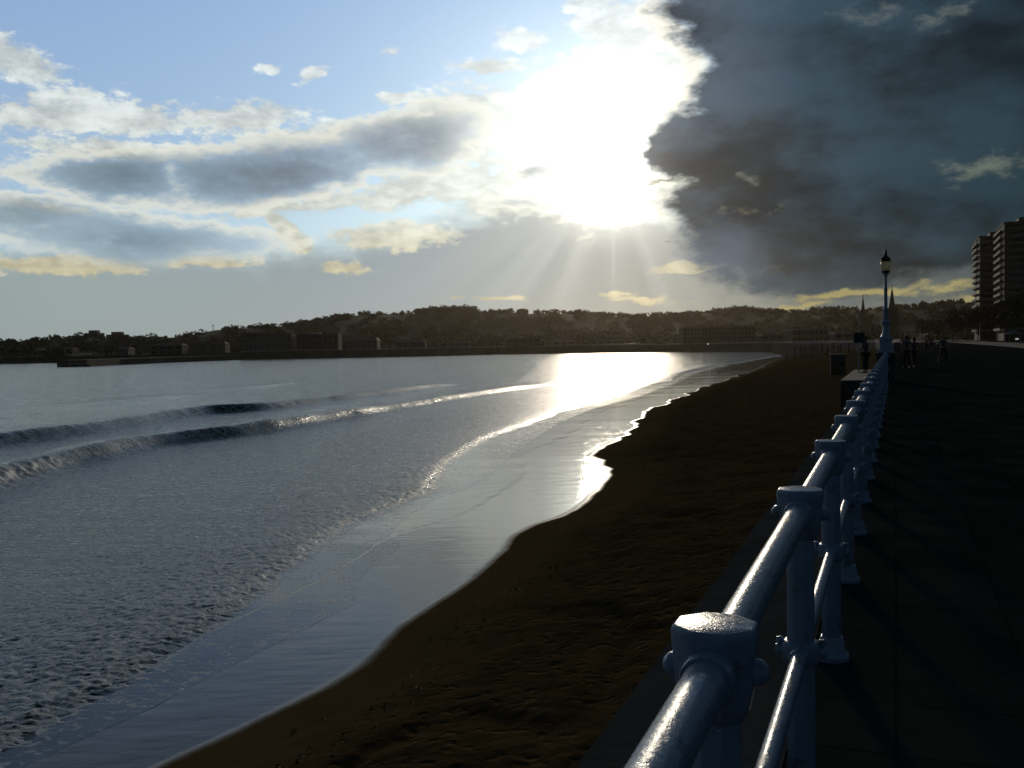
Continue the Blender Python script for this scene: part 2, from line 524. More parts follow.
class MB:
    def __init__(s): s.v = []; s.f = []
    def add(s, vs, fs):
        o = len(s.v); s.v += [tuple(v) for v in vs]; s.f += [tuple(i + o for i in f) for f in fs]; return s
    def box(s, cx, cy, cz, sx, sy, sz, rz=0.0, top=1.0):
        """box with base at cz; 'top' scales the upper face"""
        c, n = math.cos(rz), math.sin(rz); vs = []
        for z, k in ((cz, 1), (cz + sz, top)):
            for ax, ay in ((-1, -1), (1, -1), (1, 1), (-1, 1)):
                x, y = ax * sx / 2 * k, ay * sy / 2 * k; vs.append((cx + x * c - y * n, cy + x * n + y * c, z))
        return s.add(vs, [(3, 2, 1, 0), (4, 5, 6, 7), (0, 1, 5, 4), (1, 2, 6, 5), (2, 3, 7, 6), (3, 0, 4, 7)])
    def lathe(s, cx, cy, prof, n=12, ph=0.0):
        vs = []
        for r, z in prof:
            for k in range(n):
                a = ph + 2 * math.pi * k / n; vs.append((cx + r * math.cos(a), cy + r * math.sin(a), z))
        fs = [(j * n + k, j * n + (k + 1) % n, (j + 1) * n + (k + 1) % n, (j + 1) * n + k) for j in range(len(prof) - 1) for k in range(n)]
        fs += [tuple(range(n - 1, -1, -1)), tuple(range((len(prof) - 1) * n, len(prof) * n))]
        return s.add(vs, fs)
    def tube(s, pts, r, n=10, cap=True):
        pts = [Vector(p) for p in pts]; rr = r if isinstance(r, (list, tuple)) else [r] * len(pts); vs = []
        for i, p in enumerate(pts):
            t = (pts[min(i + 1, len(pts) - 1)] - pts[max(i - 1, 0)]).normalized()
            a = t.cross(Vector((0, 0, 1))); a = Vector((1, 0, 0)) if a.length < 1e-3 else a.normalized(); b = a.cross(t).normalized()
            for k in range(n):
                th = 2 * math.pi * k / n; vs.append(p + (a * math.cos(th) + b * math.sin(th)) * rr[i])
        fs = [(j * n + k, j * n + (k + 1) % n, (j + 1) * n + (k + 1) % n, (j + 1) * n + k) for j in range(len(pts) - 1) for k in range(n)]
        if cap: fs += [tuple(range(n - 1, -1, -1)), tuple(range((len(pts) - 1) * n, len(pts) * n))]
        return s.add(vs, fs)
    def ball(s, c, r, seg=12, ring=8, sc_=(1, 1, 1)):
        prof = [(r * math.sin(math.pi * j / ring), -r * math.cos(math.pi * j / ring)) for j in range(ring + 1)]
        prof[0] = (r * .02, prof[0][1]); prof[-1] = (r * .02, prof[-1][1])
        o = len(s.v); s.lathe(0, 0, prof, seg)
        s.v[o:] = [(c[0] + v[0] * sc_[0], c[1] + v[1] * sc_[1], c[2] + v[2] * sc_[2]) for v in s.v[o:]]
        return s
    def mesh(s, name, smooth=False, bevel=0.0, fix=True):
        me = poly_mesh(name, s.v, s.f)
        if fix or bevel:
            bm = bmesh.new(); bm.from_mesh(me); bmesh.ops.recalc_face_normals(bm, faces=bm.faces)
            if bevel:
                es = [e for e in bm.edges if e.is_manifold and e.calc_face_angle(0) > R_(25)]
                bmesh.ops.bevel(bm, geom=es, offset=bevel, segments=2, profile=.5, affect='EDGES', clamp_overlap=True)
            bm.to_mesh(me); bm.free()
        if smooth:
            me.polygons.foreach_set('use_smooth', [True] * len(me.polygons))
            me.set_sharp_from_angle(angle=R_(38))
        return me
    def build(s, name, mat, parent=None, smooth=False, bevel=0.0, loc=(0, 0, 0)):
        return link(name, s.mesh(name, smooth, bevel), mat, parent, loc)

def mat_new(name):
    m = bpy.data.materials.new(name); m.use_nodes = True; nt = m.node_tree; nt.nodes.clear()
    out = nt.nodes.new('ShaderNodeOutputMaterial'); p = nt.nodes.new('ShaderNodeBsdfPrincipled'); nt.links.new(p.outputs[0], out.inputs[0])
    return m, nt, p, out
def setin(nt, node, key, v):
    if isinstance(v, X): nt.links.new(v.s, node.inputs[key])
    elif hasattr(v, 'links'): nt.links.new(v, node.inputs[key])
    else: node.inputs[key].default_value = v if not isinstance(v, tuple) or len(v) != 3 else v + (1,)
def bump(nt, h, strength=1.0, dist=.01, normal=None):
    b = nt.nodes.new('ShaderNodeBump'); b.inputs['Strength'].default_value = strength; b.inputs['Distance'].default_value = dist
    nt.links.new(h.s, b.inputs['Height'])
    if normal is not None: nt.links.new(normal, b.inputs['Normal'])
    return b.outputs[0]
def simple(name, c1, c2=None, rough=.7, scale=3.0, bs=.3, bd=.01, spec=.5, metallic=0.0, coord='Object', detail=6):
    m, nt, p, out = mat_new(name)
    tc = nt.nodes.new('ShaderNodeTexCoord'); v = tc.outputs[coord]
    n = noise(nt, v, scale, detail, .6)
    setin(nt, p, 'Base Color', cmix(nt, n.ss(.35, .65), c1, c2 or tuple(a * .7 for a in c1)))
    n2 = noise(nt, v, scale * 5, 4, .6)
    setin(nt, p, 'Roughness', (n2 - .5) * .25 + rough)
    setin(nt, p, 'Specular IOR Level', spec); p.inputs['Metallic'].default_value = metallic
    if bs: setin(nt, p, 'Normal', bump(nt, n2 + n * .5, bs, bd))
    return m
def attr(nt, name):
    a = nt.nodes.new('ShaderNodeAttribute'); a.attribute_name = name; return X(nt, a.outputs['Fac'])
def geo_pos(nt):
    return nt.nodes.new('ShaderNodeNewGeometry').outputs['Position']
def vscale(nt, v, s):
    m = nt.nodes.new('ShaderNodeMapping'); nt.links.new(v, m.inputs[0]); m.inputs['Scale'].default_value = s; return m.outputs[0]

# ---------------------------------------------------------------- shore layout (metres; promenade at z = 0, sea at z = -5)
SEA = -5.0
TX, TY = .35848, .93354            # direction of the railing
NX, NY = -TY, TX                   # towards the sea
def rail_x(y): return -.335 + .384 * np.asarray(y, float)
def along(s, off=0.0):
    """point s metres along the railing line (from y = 0), off metres to the sea side"""
    return (-.335 + s * TX + off * NX, s * TY + off * NY)
_e = pchip(SAND_EDGE); _f = pchip(FOAM_FRONT); _fl = pchip(FILM_EDGE + [(_x, _y) for _x, _y in [(-0.2, 60), (3.0, 80.0), (7.5, 100), (15.5, 124), (26.5, 163), (41., 220), (73, 315), (104, 399)]])
_w1 = pchip(WAVE_OUTER); _w2 = pchip(WAVE_NEAR)
def edge_x(y): return _e(y) + .022 * np.clip(y, 5, 80) * fbm(y * .11, y * 0 + 3.3, 3) * 1.0
def front_x(y): return np.minimum(_f(y) + .22 * fbm(y * .45, y * 0 + 1.3, 4) + .012 * y * fbm(y * .06, y * 0 + 7.7, 3), edge_x(y) - .8)
def film_x(y): return np.maximum(np.minimum(_fl(y) + .15 * fbm(y * .3, y * 0 + 5.1, 3), edge_x(y) - .4), front_x(y) + .25)
WALLX = .86                       # coping reaches this far to the sea side of the railing
def wall_x(y): return rail_x(y) - WALLX * 1.0712
def sand_z(x, y):
    d = (edge_x(y) - x) * -.93        # distance up the beach
    up = .085 * d + .10 * np.maximum(d - 1.5, 0)
    up = 2.15 * (1 - np.exp(-np.maximum(up, 0) / 2.0)) 
    low = .012 * np.minimum(d, 0) - .0012 * np.minimum(d, 0)**2 * (d < -4)
    return SEA + np.where(d > 0, up, np.maximum(low, -2.5)) + .0, d

def build_sand():
    R, Cn = 1000, 420
    y = 5.0 * (620 / 5.0) ** np.linspace(0, 1, R)
    y = np.concatenate([[-60, -30, -12, -4, 1], y])[:, None]
    s = np.linspace(0, 1, Cn)[None, :]
    span = (wall_x(y) + .3) - edge_x(y); span = np.maximum(span, 6)
    # two thirds of the columns on the dry beach, the rest down under the water
    a = np.clip(s / .66, 0, 1); b = np.clip((s - .66) / .34, 0, 1)
    Xg = (wall_x(y) + .3) - span * a - (8 + .35 * np.maximum(y, 5)) * (b * .6 + b**3 * 1.4)
    Yg = y + 0 * Xg
    Z, d = sand_z(Xg, Yg)
    rough = sstep(1.6, 4.2, d + 1.5 * fbm(Xg * .35, Yg * .35, 3)) 
    Z = Z + rough * (.035 * fbm(Xg * 1.6, Yg * 1.6, 4, .62) + .10 * fbm(Xg * .22, Yg * .22, 3))
    tr = np.abs(fbm(Xg * .10 + 3, Yg * .035, 3))       # vehicle-width troughs along the beach
    Z = Z - rough * .10 * np.exp(-(tr / .05) ** 2)
    Z = Z + .004 * fbm(Xg * .8, Yg * 1.4, 3) * sstep(.5, -1.0, d)
    me = grid_mesh('sand', Xg, Yg, Z, {'shore': d, 'rough': rough})
    m, nt, p, out = mat_new('sand')
    pos = geo_pos(nt); sh = attr(nt, 'shore'); ro = attr(nt, 'rough')
    n1 = noise(nt, pos, 1.1, 6, .6); n2 = noise(nt, pos, 7, 6, .62); n3 = noise(nt, pos, 55, 4, .7)
    wob = (n1 - .5) * 1.6
    wet = (sh + (n1 - .5) * .25).ss(.38, -.06)
    damp_sheen = (sh + wob).ss(4.2, .3)
    dry = cmix(nt, n1.ss(.3, .7), (.100, .070, .032), (.062, .044, .022))
    sheen_brown = (.15, .105, .046)  # sheen of the damp strip painted in as a lighter golden brown
    colr = cmix(nt, damp_sheen * .8 + wet * .2, dry, sheen_brown)
    spots = noise(nt, pos, 2.3, 3, .5).ss(.66, .72)
    colr = cmix(nt, spots * ro * .7, colr, (.03, .025, .016))
    setin(nt, p, 'Base Color', colr)
    rg = (1.0 - wet) * .55 + .03
    rg = rg + (1.0 - damp_sheen) * .42
    setin(nt, p, 'Roughness', rg.min(.95))
    setin(nt, p, 'Specular IOR Level', wet * .12)
    rip = noise(nt, vscale(nt, pos, (.55, 2.6, 1)), 1.3, 5, .55)
    # footprints
    vor = nt.nodes.new('ShaderNodeTexVoronoi'); vor.feature = 'SMOOTH_F1'; vor.inputs['Scale'].default_value = 2.6; vor.inputs['Smoothness'].default_value = .6
    dv = vmath(nt, 'ADD', pos, vmath(nt, 'SCALE', noise(nt, pos, 2.0, 3, .5, out=1), scale=.5)); nt.links.new(dv, vor.inputs['Vector'])
    foot = X(nt, vor.outputs[0]).ss(.10, .42)
    bb = nt.nodes.new('ShaderNodeBump'); bb.inputs['Distance'].default_value = .07; nt.links.new((foot * .8 + n2 * .5).s, bb.inputs['Height']); nt.links.new((ro * .95 + .015).s, bb.inputs['Strength'])
    b2 = bump(nt, n3, .16, .004, bb.outputs[0])
    b3 = nt.nodes.new('ShaderNodeBump'); b3.inputs['Distance'].default_value = .03; nt.links.new(rip.s, b3.inputs['Height']); nt.links.new((wet * .20).s, b3.inputs['Strength']); nt.links.new(b2, b3.inputs['Normal'])
    setin(nt, p, 'Normal', b3.outputs[0])
    return tag(link('sand', me, m), kind='structure')
build_sand()

def wave(w, front, back):
    return np.where(w > 0, np.exp(-(w / back) ** 2), np.exp(-(w / front) ** 2))
def build_sea():
    R, Cn = 1250, 640
    y = 8.0 * (790 / 8.0) ** np.linspace(0, 1, R)
    y = np.concatenate([[-50, -20, 0, 5], y])[:, None]
    yy = np.maximum(y, 4)
    t = np.linspace(0, 1, Cn)[None, :]
    fx = film_x(yy)
    shore = np.where(y > 430, np.minimum(fx, 150) + 0 * y, fx)
    shore = np.where(y > 430, fx[np.argmin(np.abs(y[:, 0] - 430))] + (y - 430) * .25, shore)
    Xg = shore - (yy + 7) * (.80 * t + 1.6 * t**6)
    Yg = y + 0 * Xg
    df = (front_x(yy) - Xg) * .95       # metres out to sea from the foam front
    dl = (shore - Xg) * .95             # metres out from the film edge
    d1 = (_w1(yy) - Xg) * .96 + .5 * fbm(Yg * .07, Yg * 0 + 2.2, 3); d2 = (_w2(yy) - Xg) * .96 + .5 * fbm(Yg * .09, Yg * 0 + 9.2, 3)
    a2 = sstep(170, 140, Yg) * (.34 * sstep(112, 82, Yg) + .50) * (1 + .25 * fbm(Yg * .12, Xg * 0, 2)); a1 = sstep(176, 150, Yg) * (.26 * sstep(120, 98, Yg) + .56) * (1 + .25 * fbm(Yg * .10, Xg * 0 + 4, 2))
    zsand, _ = sand_z(Xg, Yg)
    body = sstep(0, .9, df)
    far = sstep(4, 30, df)
    Z = zsand + .003 + .010 * sstep(0, 1.5, dl); Z = Z + (SEA + .012 - Z) * sstep(.3, 4, dl); Z = np.maximum(Z, zsand + .003)
    Z = Z + .11 * body + .05 * sstep(2, 12, df)
    nearf = sstep(170, 60, Yg)
    k1 = fbm(Xg * 3.6 + .7 * Yg, Yg * 6.0, 4, .65); k2 = fbm(Xg * .35, Yg * .8, 4, .55)
    Z = Z + body * (.009 * k1 * sstep(6, .6, df) + .004 * k1) * sstep(220, 60, Yg)
    Z = Z + far * (.028 * k2) * (.4 + .6 * nearf) + body * .010 * k2
    Z = Z + a2 * wave(d2, .95, 3.6) + a1 * wave(d1, 1.15, 4.2)
    # a third low swell and broken water farther out
    d3 = (_w1(yy) - 14 - .12 * yy - Xg) * .96; Z = Z + .22 * wave(d3, 1.6, 5) * sstep(60, 110, Yg) * sstep(240, 150, Yg) * sstep(-.1, .35, fbm(Yg * .02, Yg * 0 + 6.1, 2))
    for j in range(3):
        dd = (_f(np.minimum(yy, 399)) - 12 - 16 * j - .10 * yy - Xg); Z = Z + .10 * wave(dd + 2 * fbm(Yg * .03, Yg * 0 + j, 2), 1.2, 4) * sstep(170, 230, Yg) * sstep(.0, .3, fbm(Yg * .013, Yg * 0 + j * 5, 2))
    # how much foam lies on the water
    foam = .46 * np.exp(-np.maximum(df, 0) / 5.0) * (df > 0) + .47 * sstep(0, 1, df) * sstep(30, 8, df) * sstep(-1.0, 6.0, d2 * -1 + 4)
    foam = np.where(df <= 0, .10 * (dl > 0), foam)
    broke = sstep(88, 112, Yg) + sstep(62, 54, Yg) + .35 * sstep(.15, .4, fbm(Yg * .12, Yg * 0 + 8.8, 2))
    foam = np.maximum(foam, np.clip(broke, 0, 1) * (wave(d2 + .5, 1.5, 1.0)) * sstep(175, 155, Yg) * .98)
    broke1 = sstep(100, 112, Yg)
    foam = np.maximum(foam, broke1 * (wave(d1 + .5, 1.6, 1.0)) * sstep(175, 150, Yg) * .95)
    foam = np.maximum(foam, .52 * wave(d2 + 3.5, 4, 3.0) * sstep(175, 120, Yg)); foam = np.maximum(foam, .45 * wave(d1 + 3.5, 4, 3.0) * sstep(175, 120, Yg))
    crumple = np.clip(foam - .55, 0, 1) * 2
    crumple = crumple * (.12 + .88 * sstep(7, 13, df))
    Z = Z + crumple * .15 * fbm(Xg * 1.6, Yg * 1.9, 4, .65) * sstep(200, 60, Yg)
    Z = Z + .030 * fbm(Xg * 4.2, Yg * 6.5, 3, .7) * sstep(0, .5, df) * (.35 + .65 * sstep(9, 1, df)) * sstep(120, 40, Yg)
    foam = foam * sstep(330, 200, Yg) + .45 * (df > 0) * sstep(2.5, 0.2, df) * sstep(180, 260, Yg)
    me = grid_mesh('sea', Xg, Yg, Z, {'foam': foam, 'thin': sstep(.6, 0, df), 'dist': df})
    m, nt, p, out = mat_new('sea_water')
    pos = geo_pos(nt); fo = attr(nt, 'foam'); th = attr(nt, 'thin')
    pm = vscale(nt, pos, (.75, 1.5, 1))
    n0 = noise(nt, vscale(nt, pos, (.35, 1.1, 1)), .28, 3, .5); n1 = noise(nt, pm, 1.4, 5, .6); n2 = noise(nt, pm, 5.0, 5, .6)
    lace0 = noise(nt, vscale(nt, pos, (1.0, 2.0, 1)), 1.5, 7, .72, .8)
    vo = nt.nodes.new('ShaderNodeTexVoronoi'); vo.feature = 'DISTANCE_TO_EDGE'; vo.inputs['Scale'].default_value = 1.9
    nt.links.new(vmath(nt, 'ADD', vscale(nt, pos, (.8, 1.5, 1)), vmath(nt, 'SCALE', noise(nt, pos, 1.4, 4, .6, out=1), scale=1.1)), vo.inputs['Vector'])
    lace = lace0 * .72 + X(nt, vo.outputs[0]).ss(.22, .0) * .30
    bub = noise(nt, pos, 9, 4, .7)
    thr = lace * .75 + bub * .25
    mask = (fo + (thr - .50) * 3.4).ss(.38, .60)
    setin(nt, p, 'Base Color', cmix(nt, th, (.012, .044, .036), (.055, .045, .030)))
    setin(nt, p, 'Roughness', th * -.02 + .09); p.inputs['IOR'].default_value = 1.333; setin(nt, p, 'Specular IOR Level', th * -.3 + .5)
    calm = 1.0 - th
    b1 = nt.nodes.new('ShaderNodeBump'); b1.inputs['Distance'].default_value = .16; nt.links.new((n1 * .60 + n2 * .34 + n0 * 1.6).s, b1.inputs['Height']); nt.links.new((calm * .80 + .05).s, b1.inputs['Strength'])
    setin(nt, p, 'Normal', b1.outputs[0])
    q = nt.nodes.new('ShaderNodeBsdfPrincipled')
    setin(nt, q, 'Base Color', cmix(nt, bub.ss(.3, .7), (.80, .81, .80), (.62, .65, .66)))
    q.inputs['Roughness'].default_value = .45; q.inputs['IOR'].default_value = 1.55
    b2 = bump(nt, lace * .7 + bub * .9, .8, .035); setin(nt, q, 'Normal', b2)
    mx = nt.nodes.new('ShaderNodeMixShader'); nt.links.new(mask.s, mx.inputs[0]); nt.links.new(p.outputs[0], mx.inputs[1]); nt.links.new(q.outputs[0], mx.inputs[2]); nt.links.new(mx.outputs[0], out.inputs[0])
    return tag(link('sea', me, m), kind='structure')
build_sea()

# ---------------------------------------------------------------- promenade, railing, lamp
def mat_paint(name, c, wear):
    m, nt, p, out = mat_new(name)
    tc = nt.nodes.new('ShaderNodeTexCoord'); v = geo_pos(nt)
    n = noise(nt, v, 9, 6, .65); n2 = noise(nt, v, 60, 5, .7); n3 = noise(nt, v, 3, 4, .6)
    worn = (n * .7 + n2 * .3).ss(.53, .61)
    colr = cmix(nt, worn * wear, c, (.20, .15, .11)); colr = cmix(nt, n3.ss(.35, .75) * .35, colr, tuple(a * .6 for a in c))
    setin(nt, p, 'Base Color', colr); setin(nt, p, 'Roughness', n2.ss(.3, .7, .14, .34) + worn * .25)
    p.inputs['Coat Weight'].default_value = .35; p.inputs['Coat Roughness'].default_value = .12
    setin(nt, p, 'Normal', bump(nt, n2 * .4 + n * .9 - worn * .25, .6, .008))
    return m
M = {}
M['rail'] = mat_paint('railing_paint', (.42, .53, .70), .6)
M['lamp_paint'] = mat_paint('lamp_paint', (.50, .62, .78), .3)
M['stone'] = simple('stone', (.20, .19, .17), (.13, .125, .115), .8, 2.0, .5, .02)
M['plinth'] = simple('plinth_stone', (.10, .10, .10), (.06, .06, .06), .8, 2.0, .5, .02)
M['asphalt'] = simple('asphalt', (.05, .05, .05), (.035, .035, .036), .8, 1.5, .4, .01)
M['globe'] = simple('opal_glass', (.80, .78, .62), (.72, .70, .55), .25, 4, 0)
_nt = M['globe'].node_tree; _tr = _nt.nodes.new('ShaderNodeBsdfTranslucent'); _tr.inputs[0].default_value = (.9, .88, .72, 1); _mx = _nt.nodes.new('ShaderNodeMixShader'); _mx.inputs[0].default_value = .65
_o = [n for n in _nt.nodes if n.type == 'OUTPUT_MATERIAL'][0]; _p = [n for n in _nt.nodes if n.type == 'BSDF_PRINCIPLED'][0]
_nt.links.new(_p.outputs[0], _mx.inputs[1]); _nt.links.new(_tr.outputs[0], _mx.inputs[2]); _nt.links.new(_mx.outputs[0], _o.inputs[0])
M['dark_metal'] = simple('dark_metal', (.03, .05, .06), (.02, .03, .04), .4, 6, .2, .004)
M['timber'] = simple('weathered_timber', (.14, .075, .045), (.07, .04, .03), .8, 2.5, .5, .02)

def paving_mat():
    m, nt, p, out = mat_new('paving')
    rot = nt.nodes.new('ShaderNodeMapping'); nt.links.new(geo_pos(nt), rot.inputs[0]); rot.inputs['Rotation'].default_value = (0, 0, math.atan2(TX, TY))
    br = nt.nodes.new('ShaderNodeTexBrick'); nt.links.new(rot.outputs[0], br.inputs['Vector'])
    br.inputs['Scale'].default_value = 1.0; br.inputs['Brick Width'].default_value = .6; br.inputs['Row Height'].default_value = .6; br.inputs['Mortar Size'].default_value = .010; br.offset = 0
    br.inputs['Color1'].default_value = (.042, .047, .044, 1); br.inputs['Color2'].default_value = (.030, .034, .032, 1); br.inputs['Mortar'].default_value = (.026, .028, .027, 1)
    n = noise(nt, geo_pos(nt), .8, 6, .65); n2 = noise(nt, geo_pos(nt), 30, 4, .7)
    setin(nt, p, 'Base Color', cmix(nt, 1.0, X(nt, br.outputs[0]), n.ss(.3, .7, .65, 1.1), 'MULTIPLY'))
    setin(nt, p, 'Roughness', n.ss(.3, .7, .8, .98)); p.inputs['Specular IOR Level'].default_value = 0
    h = X(nt, br.outputs[1]) * -1.0 + n2 * .4
    setin(nt, p, 'Normal', bump(nt, h, .4, .006))
    return m
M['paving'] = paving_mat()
S_END = 400.0
def strip(name, off0, off1, z0, z1, mat, s0=-40, s1=S_END, kind='structure', n=60):
    """long slab following the railing; off = metres to the sea side"""
    ss = np.concatenate([np.linspace(s0, 20, 14), np.geomspace(24, s1, n)]); mb = MB(); vs = []
    for s in ss:
        a, b = along(s, off0), along(s, off1); vs += [(a[0], a[1], z0), (b[0], b[1], z0), (b[0], b[1], z1), (a[0], a[1], z1)]
    fs = []
    for i in range(len(ss) - 1):
        o = i * 4
        for k in range(4): fs.append((o + k, o + (k + 1) % 4, o + 4 + (k + 1) % 4, o + 4 + k))
    fs += [(3, 2, 1, 0), tuple(len(vs) - 4 + k for k in range(4))]
    mb.add(vs, fs); o = mb.build(name, mat); 
    if kind: tag(o, kind=kind)
    return o
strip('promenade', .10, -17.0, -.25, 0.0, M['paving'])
strip('pavement_kerb', -17.003, -17.35, -.25, .012, simple('kerb_stone', (.34, .34, .32), (.25, .25, .24), .7, 2, .3, .01))
strip('road', -17.353, -30.0, -.4, -.13, M['asphalt'])
strip('far_pavement', -30.003, -60, -.4, .0, M['paving'])
wall_o = strip('seawall', WALLX - .10, .103, -4.6, -.06, M['stone'], kind=None); tag(wall_o, 'stone seawall dropping from the promenade edge to the beach', 'seawall')
cop = strip('coping', WALLX, .103, -.058, .004, simple('coping_stone', (.085, .09, .085), (.06, .064, .06), .9, 1.6, .5, .01, 0), kind=None)
cop.parent = wall_o

# --- railing
PITCH = 1.65 * 1.07120; S1 = 1.83 * 1.07120
GAP0, GAP1 = 40.2, 55.5
HEAD_Z = 1.14
def oct_prof(mb, prof, cx=0, cy=0):
    k = 1 / math.cos(math.pi / 8); mb.lathe(cx, cy, [(r * k, z) for r, z in prof], 8, math.pi / 8 + math.atan2(TY, TX))
    return mb
cap_mb = oct_prof(MB(), [(.050, .965), (.062, .985), (.070, 1.03), (.076, 1.105), (.077, 1.128), (.073, 1.14)])
ax = (NX, NY)
for s in (-1, 1):      # rounded lugs across the head
    cap_mb.tube([(ax[0] * s * .060, ax[1] * s * .060, 1.055), (ax[0] * s * .086, ax[1] * s * .086, 1.055), (ax[0] * s * .098, ax[1] * s * .098, 1.055)], [.028, .024, .010], 12)
for s in (-1, 1):      # sleeves for the tube
    cap_mb.tube([(TX * s * .05, TY * s * .05, 1.062), (TX * s * .112, TY * s * .112, 1.062)], [.051, .048], 14)
cap_me = cap_mb.mesh('post_cap', True, .004)
shaft_me = oct_prof(MB(), [(.047, .10), (.046, .5), (.045, .99)]).mesh('post', True, .003)
col_mb = oct_prof(MB(), [(.050, .520), (.062, .535), (.064, .585), (.060, .60), (.050, .606)])
for s in (-1, 1):
    col_mb.tube([(ax[0] * s * .055, ax[1] * s * .055, .565), (ax[0] * s * .088, ax[1] * s * .088, .565)], [.024, .020], 8)
    col_mb.box(ax[0] * s * .072 + TX * -.0, ax[1] * s * .072, .586, .020, .020, .026, .37)
    col_mb.tube([(TX * s * .05, TY * s * .05, .562), (TX * s * .098, TY * s * .098, .562)], [.036, .034], 12)
col_me = col_mb.mesh('collar', True, .003)
foot_me = oct_prof(MB(), [(.086, .002), (.086, .03), (.070, .045), (.062, .10), (.052, .125)]).mesh('foot', True, .004)
def rail_post(parent, s, detail=True, off=0.0):
    x, y = along(s, off)
    o = link('post', shaft_me, M['rail'], parent, (x, y, 0))
    if detail:
        link('post_cap', cap_me, M['rail'], o); link('collar', col_me, M['rail'], o); link('foot', foot_me, M['rail'], o)
    return o
def rail_tubes(parent, s0, s1, off=0.0, n=0):
    for nm, z, r in (('top_rail', 1.062, .040), ('lower_rail', .562, .027)):
        ss = np.linspace(s0, s1, max(2, int((s1 - s0) / PITCH)))
        pts = [(*along(s, off), z) for s in ss]
        MB().tube(pts, r, 20).build(nm, M['rail'], parent, True)
def railing(s_list, label, group='white railings of the promenade'):
    root = empty('railing'); tag(root, label, 'railing', group)
    for s in s_list: rail_post(root, s, s < 60)
    rail_tubes(root, s_list[0], s_list[-1])
    return root
allp = [S1 + PITCH * k for k in range(-3, 90)]
railing([s for s in allp if s < GAP0], 'pale blue painted railing nearest the camera, ending at the lamp')
railing([s for s in allp if s > GAP1], 'pale blue tube railing running on beyond the lamp and the stair landing')

# --- stair landing pushed out to the sea at the lamp
lx0, ly0 = along(GAP0 + 1, WALLX + 1.1)
ang = math.atan2(TY, TX)
c = along((GAP0 + GAP1) / 2 + 1.6, .863 + .45)
lm = MB().box(c[0], c[1], -4.6, GAP1 - GAP0 - 1.0, .894, 4.606, ang)
lo = lm.build('stair_landing', M['plinth'], bevel=.02); tag(lo, 'stone stair landing jutting from the seawall just past the lamp', 'landing')

# --- lamp on its pedestal
lx, ly = along(38.0 * 1.0712 + .9, .04)
lamp = empty('street_lamp', (lx, ly, 0), ang); tag(lamp, 'ornate tall lamp with one opal lantern on a stone pedestal in the railing line', 'street lamp')
MB().box(0, 0, 0, .80, .80, .16).box(0, 0, .16, .66, .66, .86).box(0, 0, 1.02, .78, .78, .08).build('plinth', M['plinth'], lamp, bevel=.012)
MB().box(0, 0, 1.102, .58, .58, .10).box(0, 0, 1.202, .46, .46, .38).box(0, 0, 1.582, .56, .56, .07).box(0, 0, 1.652, .40, .40, .06).build('pedestal', M['lamp_paint'], lamp, bevel=.01)
MB().lathe(0, 0, [(.20, 1.712), (.17, 1.78), (.125, 1.84), (.12, 2.15), (.16, 2.18), (.17, 2.24), (.20, 2.27), (.20, 2.31), (.11, 2.36), (.095, 2.7), (.115, 2.73), (.115, 2.78), (.070, 2.84), (.060, 3.5), (.075, 3.53), (.075, 3.57), (.055, 3.62), (.048, 4.05), (.085, 4.08), (.085, 4.12), (.05, 4.16)], 16).build('pole', M['lamp_paint'], lamp, True)
lan = MB().lathe(0, 0, [(.05, 4.162), (.13, 4.20), (.15, 4.25), (.12, 4.28)], 16)
for k in range(4):
    a = k * math.pi / 2 + .4; lan.tube([(.05 * math.cos(a), .05 * math.sin(a), 4.10), (.14 * math.cos(a), .14 * math.sin(a), 4.16), (.16 * math.cos(a), .16 * math.sin(a), 4.30)], .012, 6)
lan_o = lan.build('lantern_bracket', M['dark_metal'], lamp, True)
MB().lathe(0, 0, [(.10, 4.282), (.16, 4.33), (.195, 4.42), (.20, 4.50), (.185, 4.585), (.15, 4.62)], 20).build('lamp_globe', M['globe'], lamp, True)
MB().lathe(0, 0, [(.205, 4.622), (.21, 4.65), (.17, 4.70), (.19, 4.72), (.19, 4.75), (.10, 4.83), (.05, 4.87), (.045, 4.93), (.065, 4.97), (.04, 5.02), (.015, 5.12)], 16).build('lamp_hood', M['dark_metal'], lamp, True)

# --- notice board on the landing
nx_, ny_ = along(51.5, 1.35)
nb_ = empty('notice_board', (nx_, ny_, 0), -.15); tag(nb_, 'dark notice board on a single pale post beside the stair landing', 'sign')
MB().tube([(0, 0, .008), (0, 0, 1.46)], .035, 10).build('signpost', M['lamp_paint'], nb_, True)
MB().box(0, -.02, 1.462, .52, .05, .50).build('panel', M['dark_metal'], nb_, bevel=.006)

# ---------------------------------------------------------------- far shore
random.seed(11)
M['hill'] = simple('hill_scrub', (.030, .038, .020), (.022, .028, .015), .95, .02, .6, 1.5, .1)
M['leaf'] = simple('leaves', (.055, .075, .030), (.035, .050, .020), .8, .4, 0, .01, .15)
M['leaf2'] = simple('dark_leaves', (.045, .055, .028), (.030, .040, .020), .8, .5, 0, .01, .15)
M['bark'] = simple('bark', (.06, .045, .03), None, .9, 3, .5, .02)
M['render_pale'] = simple('pale_render', (.24, .235, .22), (.19, .185, .17), .8, .2, .2, .02)
M['render_tan'] = simple('tan_render', (.16, .14, .11), (.12, .105, .08), .8, .2, .2, .02)
M['render_dark'] = simple('dark_render', (.14, .11, .09), (.10, .085, .07), .85, .2, .2, .02)
M['roof'] = simple('roof_tiles', (.20, .09, .06), (.14, .07, .05), .8, .5, .3, .02)
M['roof_light'] = simple('metal_roof', (.55, .55, .52), (.45, .45, .42), .35, .5, .1, .01)
M['glass'] = simple('window_glass', (.02, .025, .03), None, .12, 1, 0)
M['white'] = simple('white_paint', (.78, .78, .74), (.66, .66, .62), .6, 1, .1, .01)

